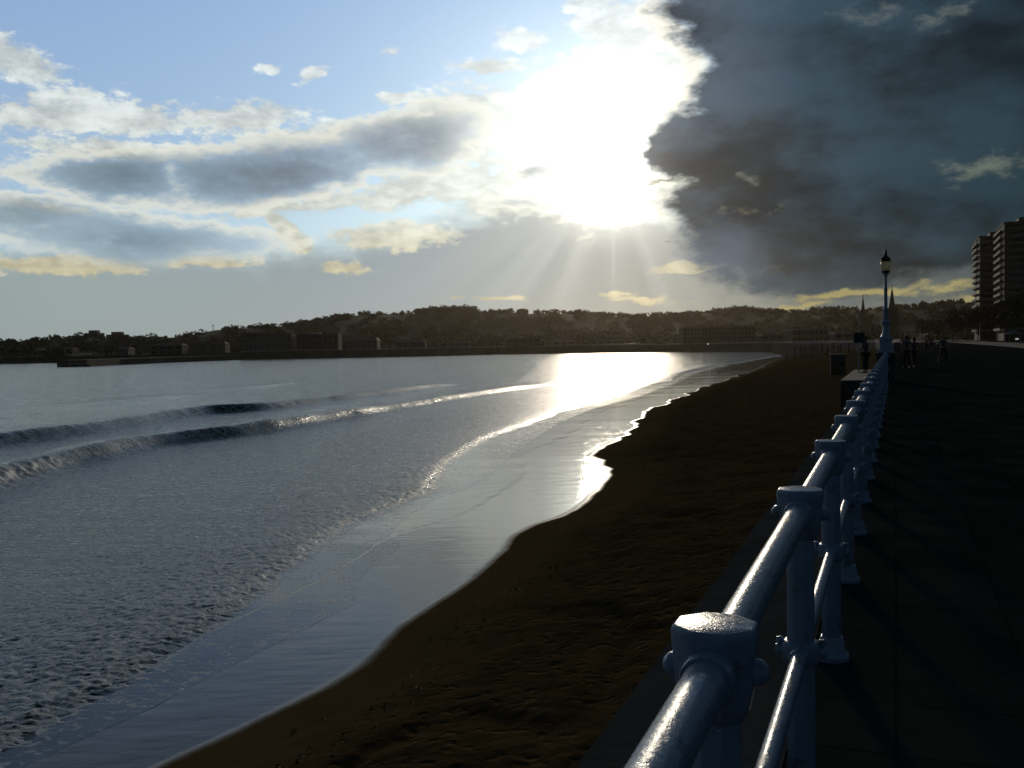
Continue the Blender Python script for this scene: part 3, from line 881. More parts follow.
BAY = [(147, 380), (156, 430), (156, 500), (148, 569), (121, 636), (61, 684), (-8, 702), (-72, 652), (-173, 640)]
LEFT = [(-173, 640), (-215, 652), (-333, 650), (-460, 600), (-620, 520), (-900, 460), (-3200, 400)]
ridge_r = [(math.degrees(math.atan2(x, y)), z) for x, y, z in RIDGE]
ra = np.array([a for a, _ in ridge_r]); rz = np.array([z for _, z in ridge_r])
def hill_z(x, y):
    r = np.hypot(x, y); az = np.degrees(np.arctan2(x, y))
    top = np.interp(az, ra, rz, left=14, right=55)
    top = np.where(np.abs(az) > 60, 20, top)
    d = r * 1.0
    up = sstep(760, 1250, d)
    z = top * np.where(d < 1250, up, 1 - .25 * sstep(1300, 2400, d))
    z = z + 1.6 * fbm(x * .012, y * .012, 4) * sstep(800, 1000, d) + .5 * perlin(x * .05, y * .05) * sstep(800, 1000, d)
    return z
def in_bay(x, y):
    """true over water and beach"""
    poly = [(-.335 - 60 * TX, -60 * TY), (145, 379)] + BAY + LEFT + [(-3200, -400), (-200, -300)]
    poly = [(poly[0][0] + 0, poly[0][1])] + poly[1:]
    inside = np.zeros(x.shape, bool); n = len(poly)
    for i in range(n):
        x0, y0 = poly[i]; x1, y1 = poly[(i + 1) % n]
        c = ((y0 > y) != (y1 > y)) & (x < (x1 - x0) * (y - y0) / (y1 - y0 + 1e-9) + x0)
        inside ^= c
    return inside
def build_land():
    az = np.radians(np.concatenate([np.arange(-180, -40, 2.), np.arange(-40, 40, .12), np.arange(40, 180.1, 2.)]))[None, :]
    r = np.concatenate([[4, 10, 20, 40, 80, 140, 200, 280, 340], np.arange(380, 760, 5.), np.geomspace(765, 1600, 90), np.geomspace(1650, 3400, 14)])[:, None]
    Xg = r * np.sin(az); Yg = r * np.cos(az)
    ib = in_bay(Xg, Yg)
    z = hill_z(Xg, Yg) - .46
    # keep the sheet inland of the walls
    for dx, dy in ((7, 0), (-7, 0), (0, 7), (0, -7), (5, 5), (-5, 5), (5, -5), (-5, -5)): ib |= in_bay(Xg + dx, Yg + dy)
    z = np.where(ib, -9.0, z)
    me = grid_mesh('hills', Xg, Yg, z)
    return tag(link('hills', me, M['hill']), kind='structure')
build_land()

def wall_line(name, pts, z0, z1, width, mat, label, rail=True, side=1):
    """wall along pts; its slab reaches 'width' metres inland"""
    P = [Vector((a, b, 0)) for a, b in pts]; root = empty(name, (P[0].x, P[0].y, 0)); tag(root, label, 'seawall')
    vs = []; rp = []
    for i, p in enumerate(P):
        t = (P[min(i + 1, len(P) - 1)] - P[max(i - 1, 0)]).normalized(); n = Vector((t.y, -t.x, 0)) * side
        q = p + n * width - P[0]; p0 = p - P[0]
        vs += [(p0.x, p0.y, z0), (q.x, q.y, z0), (q.x, q.y, z1), (p0.x, p0.y, z1)]
        rp.append(p0 + n * .5)
    fs = [(o * 4 + k, o * 4 + (k + 1) % 4, o * 4 + 4 + (k + 1) % 4, o * 4 + 4 + k) for o in range(len(P) - 1) for k in range(4)] + [(3, 2, 1, 0), tuple(len(vs) - 4 + k for k in range(4))]
    MB().add(vs, fs).build('wall', mat, root)
    if rail:
        mb = MB()
        for a, b in zip(rp[:-1], rp[1:]):
            L = (b - a).length; n = max(1, int(L / 3.2))
            for k in range(n):
                c = a.lerp(b, (k + .5) / n); mb.box(c.x, c.y, z1 + .002, .30, .30, 1.05, math.atan2((b - a).y, (b - a).x))
            for z in (.35, .95): mb.tube([(a.x, a.y, z1 + z), (b.x, b.y, z1 + z)], .10, 6)
        mb.build('balustrade', M['white'], root)
    return root
M['farwall'] = simple('far_wall_stone', (.13, .105, .085), (.085, .07, .06), .85, .15, .4, .1)
wall_line('seawall', BAY, -7, .0, 26, M['farwall'], 'long dark seawall with a pale balustrade closing the far end of the bay', True)
wall_line('seawall', LEFT[:5], -7, -1.2, 26, M['farwall'], 'low dark seawall on the distant left shore', False)
# breakwater with a rock tip
bwk = wall_line('breakwater', [(-196, 462), (-196, 500), (-190, 560), (-173.5, 639)], -7, -1.9, 14, M['farwall'], 'dark stone breakwater reaching towards the camera at far left', False, -1)
bwk['category'] = 'breakwater'
def rock(r, seed):
    rs = random.Random(seed); bm = bmesh.new(); bmesh.ops.create_icosphere(bm, subdivisions=2, radius=r)
    for v in bm.verts: v.co *= rs.uniform(.72, 1.1); v.co.z *= .62
    me = bpy.data.meshes.new('rock'); bm.to_mesh(me); bm.free(); return me
rocks = [rock(1.8, s) for s in range(4)]
names = ['rounded', 'angular', 'flat', 'pointed']
for k in range(14):
    o = link('rock', rocks[k % 4], M['farwall'], None, (-203 + k * .85 + random.uniform(-.6, .6), 456.5 - random.uniform(0, 5), -5.0 + random.uniform(-.1, .8)))
    o.rotation_euler = (0, 0, random.uniform(0, 6)); o.scale = [random.uniform(.7, 1.3)] * 3
    tag(o, 'dark rock heaped at the seaward tip of the far left breakwater', 'rock', 'rocks at the breakwater tip')

# --- buildings
def building(cx, cy, w, d, z0, z1, mat, label, rows, cols, roof='flat', rz=0.0, group=None, win=True, cat='building', roofmat=None, glass='glass'):
    root = empty('building', (cx, cy, z0), rz); tag(root, label, cat, group)
    h = z1 - z0; rh = .0
    body_h = h * (.74 if roof == 'gable' else .97)
    MB().box(0, 0, 0, w, d, body_h).build('wall', mat, root)
    rm = roofmat or M['roof']
    if roof == 'gable':
        a, b, z, t = w / 2 + .4, d / 2 + .5, body_h + .004, h
        MB().add([(-a, -b, z), (a, -b, z), (a, b, z), (-a, b, z), (-a * .8, 0, t), (a * .8, 0, t)], [(0, 1, 5, 4), (1, 2, 5), (2, 3, 4, 5), (3, 0, 4), (3, 2, 1, 0)]).build('roof', rm, root)
    else:
        MB().box(0, 0, body_h + .004, w + .6, d + .6, h * .03).build('roof', rm, root)
    if win:
        mb = MB(); fw = w / cols
        wm = MB().box(0, 0, 0, fw * .5, .12, body_h / rows * .5).mesh('window')
        n = 0
        for r in range(rows):
            for c_ in range(cols):
                if n >= 96: break
                link('window', wm, M[glass], root, (-w / 2 + (c_ + .5) * fw, -d / 2 - .055, (r + .28) * body_h / rows)); n += 1
    return root
kinds = {
 'block': ('dark blocky apartment house on the low ridge at far left', 'render_dark', 5, 4, 'flat'),
 'flats': ('wide pale apartment row with many windows behind the left seawall', 'render_pale', 4, 12, 'flat'),
 'flats2': ('dark flat-roofed block with a pale roof edge right of the apartment row', 'render_dark', 3, 8, 'flat'),
 'white': ('whitish house with a tiled roof right of the dark flat-roofed block', 'render_pale', 3, 5, 'gable'),
 'long': ('long dark flat-roofed building standing out below the hills near the bright water', 'render_dark', 4, 20, 'flat'),
 'hall': ('hall with a bright pale roof below the hills at right', 'render_tan', 2, 8, 'flat'),
}
lowlab = iter(['low building with a pale metal roof left of the glare on the far shore', 'low tan shed next to the pale-roofed building left of the glare', 'small house just right of the long dark building', 'low house behind the foot of the far left breakwater', 'low house between the breakwater foot and the apartment row', 'small gabled house right of the whitish house on the far shore', 'second small gabled house right of the whitish house on the far shore', 'low house directly under the sun on the far shore', 'tiny pale house above the breakwater tip', 'dark house on the shore just left of the lamp', 'leftmost tiny pale house on the far shore', 'tiny pale house second from the left on the far shore'])
nblock = 0
for k, cx, cy, w, zt in FAR_BLDG:
    gz = float(hill_z(np.array([cx]), np.array([float(cy)]))[0]) - .6
    if k == 'low':
        lab = next(lowlab); mt = random.choice(['render_pale', 'render_tan', 'render_dark']); gab = 'pale metal' not in lab
        building(cx, cy + 6, w, 12, gz, max(zt, gz + 5), M[mt] if 'pale house' not in lab else M['render_pale'], lab, 2, max(3, int(w / 5)), 'gable' if gab else 'flat', roofmat=None if gab else M['roof_light'])
    else:
        lab, mt, r, c_, rf = kinds[k]
        if k == 'block':
            lab = ('stepped dark apartment block, left of the two on the far left ridge', 'wide dark apartment block, right of the two on the far left ridge')[nblock]; nblock += 1
        root = building(cx, cy + 8, w, 16, gz, zt, M[mt], lab, r, c_, rf, roofmat=M['roof_light'] if k in ('hall',) else (M['roof'] if k == 'white' else M['render_dark']))
        if k == 'block': MB().box(0, 0, zt - gz + .01, w * .55, 9, 3.2).build('penthouse', M['render_dark'], root)
        if k == 'flats2': MB().box(-w * .1, -7, zt - gz + .01, w * .35, 4, 1.2).build('canopy', M['white'], root)

def steeple(cx, cy, zt, w, label):
    root = empty('church_tower', (cx, cy, 0)); tag(root, label, 'church tower')
    MB().box(0, 0, -.5, w, w, zt * .52).build('tower', M['render_dark'], root)
    z = zt * .52 - .49
    MB().lathe(0, 0, [(w * .70, z), (w * .42, z + zt * .10), (w * .22, z + zt * .28), (w * .08, zt - 1.5), (.05, zt)], 8, math.pi / 8).build('spire', M['render_dark'], root)
    MB().tube([(0, 0, zt - .3), (0, 0, zt + 2)], .15, 6).tube([(-.7, 0, zt + 1.2), (.7, 0, zt + 1.2)], .13, 6).build('cross', M['dark_metal'], root)
    mb = MB()
    for sx, sy in ((1, 1), (1, -1), (-1, 1), (-1, -1)): mb.lathe(sx * w * .45, sy * w * .45, [(w * .10, z), (w * .09, z + zt * .06), (.05, z + zt * .17)], 8)
    for i, (sx, sy) in enumerate(((1, 1), (1, -1), (-1, 1), (-1, -1))):
        MB().lathe(sx * w * .45, sy * w * .45, [(w * .10, z + .01), (w * .09, z + zt * .06), (.05, z + zt * .17)], 8).build('pinnacle', M['render_dark'], root)
steeple(SPIRE_A[0], SPIRE_A[1], SPIRE_A[2], 5.0, 'thin dark church spire on the skyline left of the lamp')
steeple(SPIRE_B[0], SPIRE_B[1], SPIRE_B[2], 5.5, 'taller dark church spire with pinnacles right behind the lamp')
mx_, my_, mz_ = MAST
mg = float(hill_z(np.array([mx_]), np.array([my_]))[0]) - .6
mast = empty('radio_mast', (mx_, my_, mg)); tag(mast, 'thin radio mast on the left ridge', 'mast')
MB().tube([(0, 0, 0), (0, 0, mz_ - mg)], [.55, .28], 6).build('pole', M['dark_metal'], mast)
MB().tube([(-2, 0, (mz_ - mg) * .7), (2, 0, (mz_ - mg) * .7)], .2, 6).tube([(-1.4, 0, (mz_ - mg) * .85), (1.4, 0, (mz_ - mg) * .85)], .2, 6).build('crossarm', M['dark_metal'], mast)
# plateau wood / hilltop block
# ---------------------------------------------------------------- foliage
def leaf_cloud(centres, rads, per, size, seed=1, flat=.8):
    """many small leaf-clump faces spread through the volume of each crown"""
    rs = np.random.RandomState(seed); V = []
    for c, r in zip(centres, rads):
        n = per; p = rs.normal(size=(n, 3)); p /= np.linalg.norm(p, axis=1)[:, None]; p *= (rs.rand(n)[:, None] ** .45)
        p = p * np.array(r) + np.array(c)
        a = rs.normal(size=(n, 3)); a /= np.linalg.norm(a, axis=1)[:, None]; b = np.cross(a, rs.normal(size=(n, 3))); b /= np.linalg.norm(b, axis=1)[:, None]
        s = size * (.5 + rs.rand(n))[:, None]
        V.append(np.stack([p - a * s, p + b * s * .8, p + a * s, p - b * s * .8], 1))
    V = np.concatenate(V).reshape(-1, 3); F = np.arange(len(V)).reshape(-1, 4)
    return V, F
def np_mesh(name, V, F):
    me = bpy.data.meshes.new(name); me.vertices.add(len(V)); me.vertices.foreach_set('co', V.astype(np.float32).ravel())
    me.loops.add(F.size); me.loops.foreach_set('vertex_index', F.astype(np.int32).ravel()); me.polygons.add(len(F)); me.polygons.foreach_set('loop_start', np.arange(0, F.size, 4, dtype=np.int32)); me.update(calc_edges=True); return me
rs = np.random.RandomState(3); cen = []; rad = []
for k in range(900):       # the wooded skyline
    a = math.radians(rs.uniform(-33, 36)); r = rs.uniform(1150, 1330); x, y = r * math.sin(a), r * math.cos(a)
    adeg = math.degrees(a)
    dens = .35 if adeg < -16 else (.8 if adeg < -4 else 1.0)
    if rs.rand() > dens or perlin(np.array([x * .016]), np.array([y * .016]))[0] < -.15: continue
    s = rs.uniform(2.2, 4.4) * (1 if adeg > -10 else .75) * (.55 if adeg < -16 else 1); z = float(hill_z(np.array([x]), np.array([y]))[0])
    cen.append((x, y, z + s * .45)); rad.append((s * 1.3, s * 1.3, s * (.8 + .5 * rs.rand())))
for k in range(1100):      # slopes below
    a = math.radians(rs.uniform(-33, 36)); r = rs.uniform(740, 1150); x, y = r * math.sin(a), r * math.cos(a)
    s = rs.uniform(3, 6); z = float(hill_z(np.array([x]), np.array([y]))[0]); cen.append((x, y, z + s * .3)); rad.append((s * 1.5, s * 1.3, s * .9))
for (x, y, z, w) in PLATEAU:
    for k in range(26):
        cen.append((x + (k / 25 - .5) * w, y + rs.uniform(-6, 6), z - 5 + rs.uniform(-.5, .5))); rad.append((5, 5, 5.2))
V, F = leaf_cloud(cen, rad, 90, 1.0, 5)
tag(link('woodland', np_mesh('woodland', V, F), M['leaf']), kind='stuff', label='dark wooded hills closing the far side of the bay', cat='woodland')

def make_tree(h, seed, wide=.5):
    rs_ = random.Random(seed); root = empty('tree')
    tr = MB().tube([(0, 0, -.2), (.1, 0, h * .2), (rs_.uniform(-.3, .3), rs_.uniform(-.3, .3), h * .45), (rs_.uniform(-.4, .4), rs_.uniform(-.4, .4), h * .75)], [h * .028, h * .022, h * .015, h * .005], 8)
    cs = []; rr = []
    for k in range(9):
        a = rs_.uniform(0, 6.28); zz = h * rs_.uniform(.42, .88); q = h * wide * rs_.uniform(.25, .75) * (1.15 - zz / h)
        e = (q * math.cos(a) * 1.3, q * math.sin(a) * 1.3, zz); tr.tube([(0, 0, h * .35), (e[0] * .5, e[1] * .5, zz * .8), e], [h * .010, h * .007, h * .003], 5)
        cs.append(e); rr.append((h * .17, h * .17, h * .13))
    cs.append((0, 0, h * .86)); rr.append((h * .16, h * .16, h * .13))
    tr.build('trunk', M['bark'], root)
    V, F = leaf_cloud(cs, rr, 230, h * .020, seed)
    link('crown', np_mesh('crown', V, F), M['leaf2'], root)
    return root
protos = [make_tree(h, s, w) for h, s, w in ((12.0, 1, .5), (13.5, 2, .45), (10.0, 3, .6), (11.0, 4, .5))]
first = [True] * 4
treelab = 'dark leafy tree in the row along the road, below the tall flats'
tpos = [(150, -33, 2, .8), (176, -34, 0, .9), (200, -33, 3, .9), (225, -33, 1, .95), (250, -32, 0, 1.0), (276, -33, 2, 1.15), (300, -32, 1, 1.0), (326, -32, 3, 1.1), (350, -33, 0, 1.1), (372, -30, 1, 1.0), (395, -28, 2, 1.2), (420, -26, 3, 1.1), (450, -24, 0, 1.1), (480, -24, 1, .9), (515, -20, 2, 1.0), (550, -16, 3, 1.0), (590, -14, 0, 1.0)]
for i, (s, off, k, q) in enumerate(tpos):
    x, y = along(s, off); t = protos[k] if first[k] else copy_tree(protos[k]); first[k] = False
    t.location = (x, y, 0); t.scale = (q, q, q); t.rotation_euler = (0, 0, i * 1.7)
    tag(t, treelab if i < 13 else 'dark leafy tree at the far end of the promenade, left of the tall flats', 'tree', 'trees along the promenade road' if i < 13 else 'trees at the far end of the promenade')

# --- tall flats at the right
M['tower'] = simple('tower_render', (.13, .12, .10), (.09, .085, .07), .85, .2, .2, .02)
M['tower_pale'] = simple('balcony_render', (.24, .23, .20), (.18, .17, .15), .85, .2, .2, .02)
def tower(cx, cy, w, d, h, label, storeys, bays, rz, mat='tower'):
    root = empty('apartment_tower', (cx, cy, 0), rz); tag(root, label, 'apartment tower')
    MB().box(0, 0, -.3, w, d, h + .3).build('wall', M[mat], root)
    MB().box(0, 0, h + .004, w + .8, d + .8, .5).box(0, 0, h + .508, w * .5, d * .5, 2.6).build('roof', M['render_dark'], root)
    sh = (h - 4) / storeys
    bal = MB().box(0, 0, 0, w * .92, 1.5, .22).box(0, -.70, .222, w * .92, .10, .95).mesh('balcony')
    balw = MB().box(0, 0, 0, 1.5, d * .86, .22).box(-.70, 0, .222, .10, d * .86, .95).mesh('balcony')
    gl = MB().box(0, 0, 0, w * .84, .10, sh * .62).mesh('window'); glw = MB().box(0, 0, 0, .10, d * .78, sh * .62).mesh('window')
    for k in range(storeys):
        z = 4 + k * sh
        b = link('balcony', bal, M['tower_pale'], root, (0, -d / 2 - .753, z)); link('window', gl, M['glass'], root, (0, -d / 2 - .048, z + .5))
        b = link('balcony', balw, M['tower_pale'], root, (-w / 2 - .753, 0, z)); link('window', glw, M['glass'], root, (-w / 2 - .048, 0, z + .5))
    return root
rzt = -math.atan2(TX, TY)
for (x, y, w, d, h, n, lab) in TOWERS: tower(x, y, w, d, h, lab, n, 4, rzt)

# --- small things on the promenade and beach
def sz(x, y): 
    z, d = sand_z(np.array([x], float), np.array([y], float)); return float(z[0])
hx, hy = HUT
hut = empty('beach_hut', (hx, hy, sz(hx, hy) - .05), -.3); tag(hut, 'dark boxy beach hut with a flat roof standing on the sand left of the railing', 'hut')
MB().box(0, 0, 0, 2.0, 1.9, 2.75).build('wall', M['dark_metal'], hut, bevel=.02)
MB().box(0, -.05, 2.754, 2.4, 2.3, .16).build('roof', M['stone'], hut, bevel=.02)
MB().box(-.3, -.972, .1, .85, .04, 1.95).build('door', M['timber'], hut)
MB().box(.55, -.972, 1.2, .5, .04, .5).build('window', M['glass'], hut)
for k, (x, y) in enumerate(PILES):
    z = sz(x, y); h = 3.2 + .5 * math.sin(k * 2.3)
    o = MB().tube([(0, 0, -.6), (.05 * math.sin(k), 0, h * .6), (.10 * math.sin(k), .05, h)], [.30, .26, .22], 9).lathe(.10 * math.sin(k), .05, [(.24, h), (.24, h + .10), (.10, h + .16)], 9).build('timber_pile', M['timber'], None, True, loc=(x, y, z))
    tag(o, 'tall weathered timber pile standing in a row at the top of the far beach', 'pile', 'timber piles on the far beach')
# dark seawall stretch behind the piles is the promenade wall itself

# road lamp, parked cars, cafe canopies far along the promenade
def car(x, y, z, rz, mat, label, group):
    root = empty('parked_car', (x, y, z), rz); tag(root, label, 'car', group)
    prof = [(-2.1, .35), (-2.15, .75), (-1.9, .95), (-1.25, 1.02), (-.75, 1.45), (.75, 1.48), (1.35, 1.0), (2.05, .85), (2.15, .55), (2.1, .32)]
    vs = [(px_, sx * .84, pz) for sx in (-1, 1) for px_, pz in prof]; n = len(prof)
    fs = [tuple(range(n)), tuple(range(2 * n - 1, n - 1, -1))] + [(k, (k + 1) % n, n + (k + 1) % n, n + k) for k in range(n)]
    MB().add(vs, fs).build('body', mat, root, bevel=.04)
    for sx in (-1, 1): 
        MB().add([(-1.12, sx * .846, 1.03), (-.70, sx * .846, 1.38), (.70, sx * .846, 1.40), (1.16, sx * .846, 1.03), (-1.12, sx * .80, 1.03), (-.70, sx * .80, 1.38), (.70, sx * .80, 1.40), (1.16, sx * .80, 1.03)], [(0, 1, 2, 3), (7, 6, 5, 4), (0, 4, 5, 1), (1, 5, 6, 2), (2, 6, 7, 3), (3, 7, 4, 0)]).build('side_window', M['glass'], root)
        for px_ in (-1.35, 1.35): MB().tube([(px_, sx * .70, .32), (px_, sx * .88, .32)], .32, 14).build('wheel', M['dark_metal'], root)
    return root
M['car_silver'] = simple('silver_paint', (.45, .46, .48), None, .18, 1, 0, metallic=.7); M['car_white'] = simple('white_car_paint', (.7, .7, .7), None, .2, 1, 0)
c0 = None
for k, (x, y) in enumerate(CARS):
    if c0 is None: c0 = car(x, y, 0.0, .1, M['car_silver'], 'x', None); c_ = c0
    else: c_ = copy_tree(c0)
    c_.location = (x, y, .004); c_.rotation_euler = (0, 0, .05 * math.sin(k * 3))
    tag(c_, 'small silver car parked in the row behind the balustrade under the sun', 'car', 'cars parked on the far seafront')
def road_lamp(x, y, h, label, lit):
    root = empty('road_lamp', (x, y, 0)); tag(root, label, 'street lamp')
    MB().tube([(0, 0, -.3), (0, 0, h)], [.11, .06], 8).tube([(0, 0, h - .1), (-.5, 0, h + .12), (-1.1, 0, h + .16)], .04, 6).build('pole', M['dark_metal'], root, True)
    MB().ball((-1.3, 0, h + .10), .26, 12, 8, (1.3, .8, .6)).build('lamp_head', lit, root, True)
def emis(name, c, s):
    m, nt, p, out = mat_new(name); p.inputs['Emission Color'].default_value = c + (1,); p.inputs['Emission Strength'].default_value = s; p.inputs['Base Color'].default_value = (.8, .8, .8, 1); return m
M['lit'] = emis('lit_lamp', (1.0, .93, .8), 12.0); M['lit_soft'] = emis('lit_lamp_soft', (.9, .95, 1.0), .8)
road_lamp(FLOOD[0] + 1.3, FLOOD[1], FLOOD[2] - .1, 'lamp with a bright white head in front of the long dark building', M['lit'])
road_lamp(KERBLAMP[0] + 1.3, KERBLAMP[1], KERBLAMP[2] - .1, 'low lit lamp beside the road at the right edge', M['lit_soft'])
for k, (s, off, lab) in enumerate([(150, -28, 'pale cafe parasol nearest the camera on the far pavement'), (190, -26, 'middle one of three cafe parasols on the far pavement'), (240, -24, 'farthest of three cafe parasols on the far pavement')]):
    x, y = along(s, off); r_ = empty('cafe_parasol', (x, y, -.12 if off > -30 else 0)); tag(r_, lab, 'parasol', 'cafe parasols')
    MB().tube([(0, 0, 0), (0, 0, 2.9)], .04, 8).build('pole', M['timber'], r_)
    MB().lathe(0, 0, [(2.1, 2.15), (2.12, 2.25), (1.0, 2.72), (.05, 2.98)], 8).build('canopy', M['render_pale'], r_)
# bird
bx, by, bz = BIRD
bird = MB().tube([(0, -.22, 0), (0, -.08, .01), (0, .08, .01), (0, .20, 0), (0, .26, 0)], [.02, .05, .05, .025, .008], 8)
for s in (-1, 1): bird.add([(s * .03, -.06, .02), (s * .03, .08, .02), (s * .30, .04, .10), (s * .30, -.05, .10), (s * .58, -.08, .03), (s * .03, -.06, .0), (s * .03, .08, .0), (s * .30, .04, .085), (s * .30, -.05, .085), (s * .58, -.08, .022)], [(0, 1, 2, 3), (3, 2, 4), (5, 8, 7, 6), (8, 9, 7), (0, 3, 8, 5), (3, 4, 9, 8), (1, 6, 7, 2), (2, 7, 9, 4)])
tag(bird.build('gull', M['dark_metal'], None, True, loc=(bx, by, bz)), 'tiny gull flying under the sun', 'bird')

# tide wrack: scraps of weed along the last high-water mark
rs = np.random.RandomState(9); cen = []; rad = []
for k in range(420):
    y = 9 * (160 / 9.) ** rs.rand(); x = float(edge_x(np.array([y]))[0]) + 1.08 * (2.9 + 1.1 * math.sin(y * .21) + rs.normal() * .35)
    cen.append((x, y, sz(x, y) + .03)); s_ = .012 + .04 * rs.rand() ** 3; rad.append((s_ * 1.6, s_ * 1.6, .018))
V, F = leaf_cloud(cen, rad, 12, .013, 8)
M['weed'] = simple('seaweed', (.022, .018, .010), (.015, .012, .008), .6, 9, 0)
tag(link('seaweed', np_mesh('seaweed', V, F), M['weed']), kind='stuff', label='scraps of dark seaweed scattered along the high-water mark', cat='seaweed')

# ---------------------------------------------------------------- people
M['skin'] = simple('skin', (.34, .20, .14), (.30, .17, .12), .55, 8, .1, .003)
M['hair'] = simple('hair', (.03, .02, .015), None, .6, 20, .2, .003)
def cloth(name, c): return simple(name, c, tuple(a * .75 for a in c), .85, 5, .4, .01)
def skin_mesh(name, verts, edges, radii, root=0, sub=1):
    me = bpy.data.meshes.new(name); me.from_pydata(verts, edges, []); o = bpy.data.objects.new(name, me); COL.objects.link(o)
    m = o.modifiers.new('skin', 'SKIN'); m.use_smooth_shade = True
    for i, r in enumerate(radii):
        rr = r if isinstance(r, tuple) else (r, r); me.skin_vertices[0].data[i].radius = rr
    me.skin_vertices[0].data[root].use_root = True
    s = o.modifiers.new('sub', 'SUBSURF'); s.levels = sub; s.render_levels = sub
    dg = bpy.context.evaluated_depsgraph_get(); dg.update()
    res = bpy.data.meshes.new_from_object(o.evaluated_get(dg)); bpy.data.objects.remove(o); res.name = name
    res.polygons.foreach_set('use_smooth', [True] * len(res.polygons))
    return res
def person(loc, rz, h, top, legs, label, group=None, legL=(.0, .0), legR=(.0, .0), arms='down', short=True, hairlen=0):
    """figure facing +Y before turning; legL/legR = (thigh swing, knee bend) in radians"""
    root = empty('person', loc, rz); tag(root, label, 'person', group)
    k = h / 1.75
    V = []; E = []; Rr = []
    def v(x, y, z, r): V.append((x * k, y * k, z * k)); Rr.append(tuple(a * k for a in r) if isinstance(r, tuple) else r * k); return len(V) - 1
    pel = v(0, 0, .93, (.145, .10)); wai = v(0, 0, 1.08, (.125, .09)); che = v(0, .01, 1.27, (.155, .105)); up = v(0, 0, 1.42, (.10, .07)); nk = v(0, .0, 1.50, .05); hb = v(0, .01, 1.56, .062); hd = v(0, .02, 1.66, (.078, .095)); ht = v(0, .015, 1.735, .05)
    E += [(pel, wai), (wai, che), (che, up), (up, nk), (nk, hb), (hb, hd), (hd, ht)]
    legpts = []
    for s, (sw, kb) in ((-1, legL), (1, legR)):
        hx_, hz_ = s * .09, .90
        ky, kz = math.sin(sw) * .43, hz_ - math.cos(sw) * .43
        a2 = sw - kb; ay, az_ = ky + math.sin(a2) * .40, kz - math.cos(a2) * .40
        a = v(hx_, 0, hz_, .082); b = v(hx_ * 1.05, ky, kz, .055); m_ = v(hx_ * 1.05, (ky * .6 + ay * .4) - .01, kz * .6 + az_ * .4, .055); c = v(hx_ * 1.05, ay, az_, .038)
        f1 = v(hx_ * 1.05, ay - .04, az_ - .045, .035); f2 = v(hx_ * 1.1, ay + .13 * math.cos(a2), az_ - .055 + .13 * max(math.sin(a2), -.7), .030)
        E += [(pel, a), (a, b), (b, m_), (m_, c), (c, f1), (f1, f2)]; legpts.append(((hx_, 0, hz_), (hx_ * 1.05, ky, kz), (hx_ * 1.05, ay, az_), f2))
    armpts = []
    for s in (-1, 1):
        sh = (s * .185, 0, 1.40)
        if arms == 'run': el_ = (s * .30, -.14 * s - .06, 1.17); wr = (s * .20, .14 - .1 * s, 1.18)
        elif arms == 'rail': el_ = (s * .24, .12, 1.18); wr = (s * .15, .34, 1.15)
        else: el_ = (s * .25, -.02, 1.13); wr = (s * .25, .06, .89)
        a = v(*sh, .055); b = v(*el_, .040); c = v(*wr, .028)
        d = Vector(wr) - Vector(el_); d.normalize(); side = Vector((0, 1, 0)) if abs(d.y) < .7 else Vector((0, 0, 1))
        side = (side - d * side.dot(d)).normalized()
        pm_ = Vector(wr) + d * .05; pc = v(*pm_, (.036, .020)); E += [(up, a), (a, b), (b, c), (c, pc)]
        curl = d.cross(side) * (-s)
        for q, ln in ((-.027, .062), (-.009, .076), (.009, .080), (.027, .070)):
            p0 = pm_ + side * q + d * .03; p1 = p0 + d * ln * .55; p2 = p1 + (d * .8 + curl * .5).normalized() * ln * .5
            i0 = v(*p0, .009); i1 = v(*p1, .0085); i2 = v(*p2, .007); E += [(pc, i0), (i0, i1), (i1, i2)]
        t0 = pm_ + side * .035 - d * .01; t1 = t0 + (side * .6 + d * .8).normalized() * .045; i0 = v(*t0, .011); i1 = v(*t1, .008); E += [(pc, i0), (i0, i1)]
        armpts.append((sh, el_, wr))
    body = link('body', skin_mesh('body', V, E, Rr, pel), M['skin'], root)
    # face: nose, ears and eyes joined to hair-free head
    # clothes
    def garment(name, pts, edges, rad, mat): return link(name, skin_mesh(name, [tuple(c * k for c in p) for p in pts], edges, [tuple(a * k for a in r) if isinstance(r, tuple) else r * k for r in rad], 0), mat, root)
    P_ = [(0, 0, .98), (0, 0, 1.09), (0, .01, 1.27), (0, 0, 1.43)]; Ed = [(0, 1), (1, 2), (2, 3)]; Rd = [(.162, .118), (.142, .108), (.172, .122), (.115, .082)]
    for sh, el_, wr in armpts:
        i = len(P_); mid = tuple((a + b) / 2 for a, b in zip(sh, el_)); P_ += [sh, mid if short else el_]; Ed += [(3, i), (i, i + 1)]; Rd += [.068, .058 if short else .052]
        if not short: P_.append(wr); Ed.append((i + 1, i + 2)); Rd.append(.040)
    garment('shirt', P_, Ed, Rd, top)
    P_ = [(0, 0, .95)]; Ed = []; Rd = [(.165, .125)]
    for a, b, c, f2 in legpts:
        i = len(P_); P_ += [a, b, tuple(b[j] * .12 + c[j] * .88 for j in range(3))]; Ed += [(0, i), (i, i + 1), (i + 1, i + 2)]; Rd += [.098, .075, .060]
    garment('trousers', P_, Ed, Rd, legs)
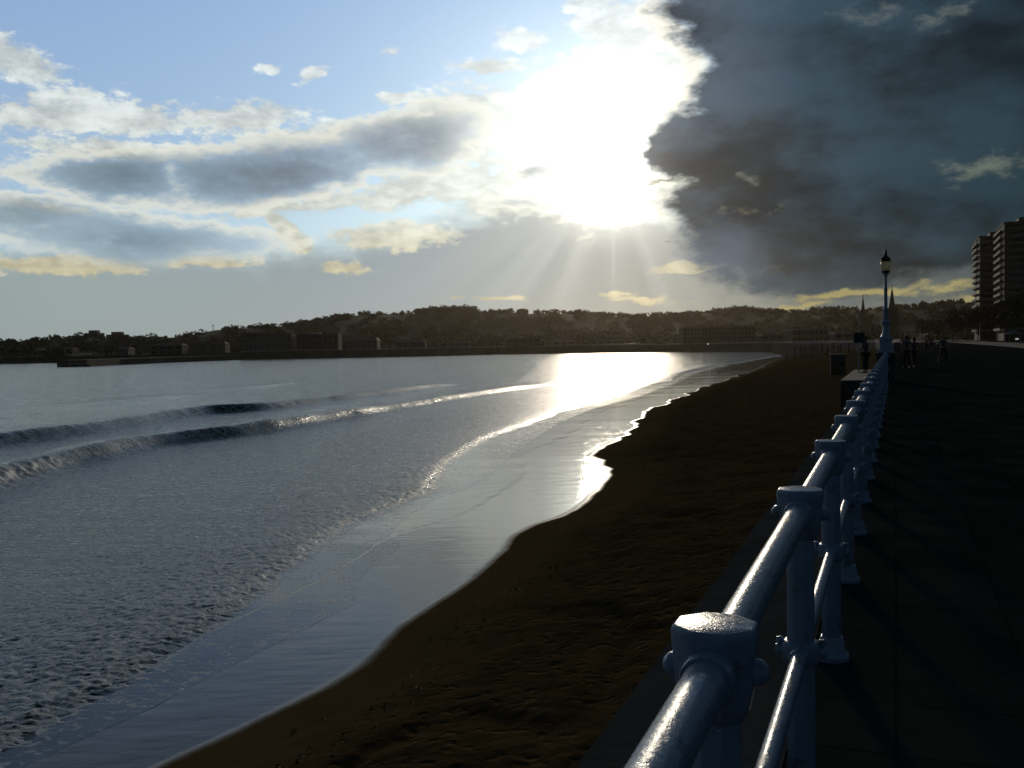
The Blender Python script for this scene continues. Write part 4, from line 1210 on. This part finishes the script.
    for a, b, c, f2 in legpts:
        fx_, fy_, fz_ = V[f2]; MB().tube([(fx_, fy_ - .17 * k, fz_ + .012 * k), (fx_, fy_ - .06 * k, fz_ + .010 * k), (fx_, fy_ + .05 * k, fz_)], [.042 * k, .044 * k, .030 * k], 8).build('shoe', M['hair'], root, True)
    hm_ = MB().ball((0, -.012 * k, 1.685 * k), .098 * k, 12, 8, (.92, 1.08, 1.0))
    if hairlen: hm_.tube([(0, -.07 * k, 1.68 * k), (0, -.10 * k, (1.62 - hairlen) * k)], [.06 * k, .03 * k], 8)
    hm_.build('hair', M['hair'], root, True)
    MB().ball((0, .115 * k, 1.635 * k), .016 * k, 6, 5, (1, 1.2, 1.5)).build('nose', M['skin'], root, True)
    for s in (-1, 1):
        MB().ball((s * .082 * k, .01 * k, 1.645 * k), .022 * k, 6, 5, (.5, 1, 1.5)).build('ear', M['skin'], root, True)
        MB().ball((s * .032 * k, .098 * k, 1.655 * k), .012 * k, 6, 5).build('eye', M['white'], root, True)
    return root
def at_rail(s, off): x, y = along(s, off); return (x, y, .006)
for (nm, x, y, z, rz, h, tc_, lc, lab, kw) in PEOPLE:
    zz = .006 if z is not None else sz(x, y) + .01
    person((x, y, zz), rz, h, cloth('shirt_cloth', tc_), cloth('trouser_cloth', lc), lab, **kw)

# ---------------------------------------------------------------- the air
hz = MB().box(0, 0, 0, 7200, 7200, 96).build('haze', None, loc=(0, 0, -11.0)); tag(hz, kind='stuff')
hm = bpy.data.materials.new('haze'); hm.use_nodes = True; nt = hm.node_tree; nt.nodes.clear()
o_ = nt.nodes.new('ShaderNodeOutputMaterial'); pv = nt.nodes.new('ShaderNodeVolumePrincipled')
pv.inputs['Color'].default_value = (1.0, .84, .64, 1); pv.inputs['Density'].default_value = HAZE; pv.inputs['Anisotropy'].default_value = .84
nt.links.new(pv.outputs[0], o_.inputs['Volume']); hz.data.materials.append(hm)
sc.cycles.volume_bounces = 0; sc.cycles.max_bounces = 6; sc.cycles.sample_clamp_indirect = 6
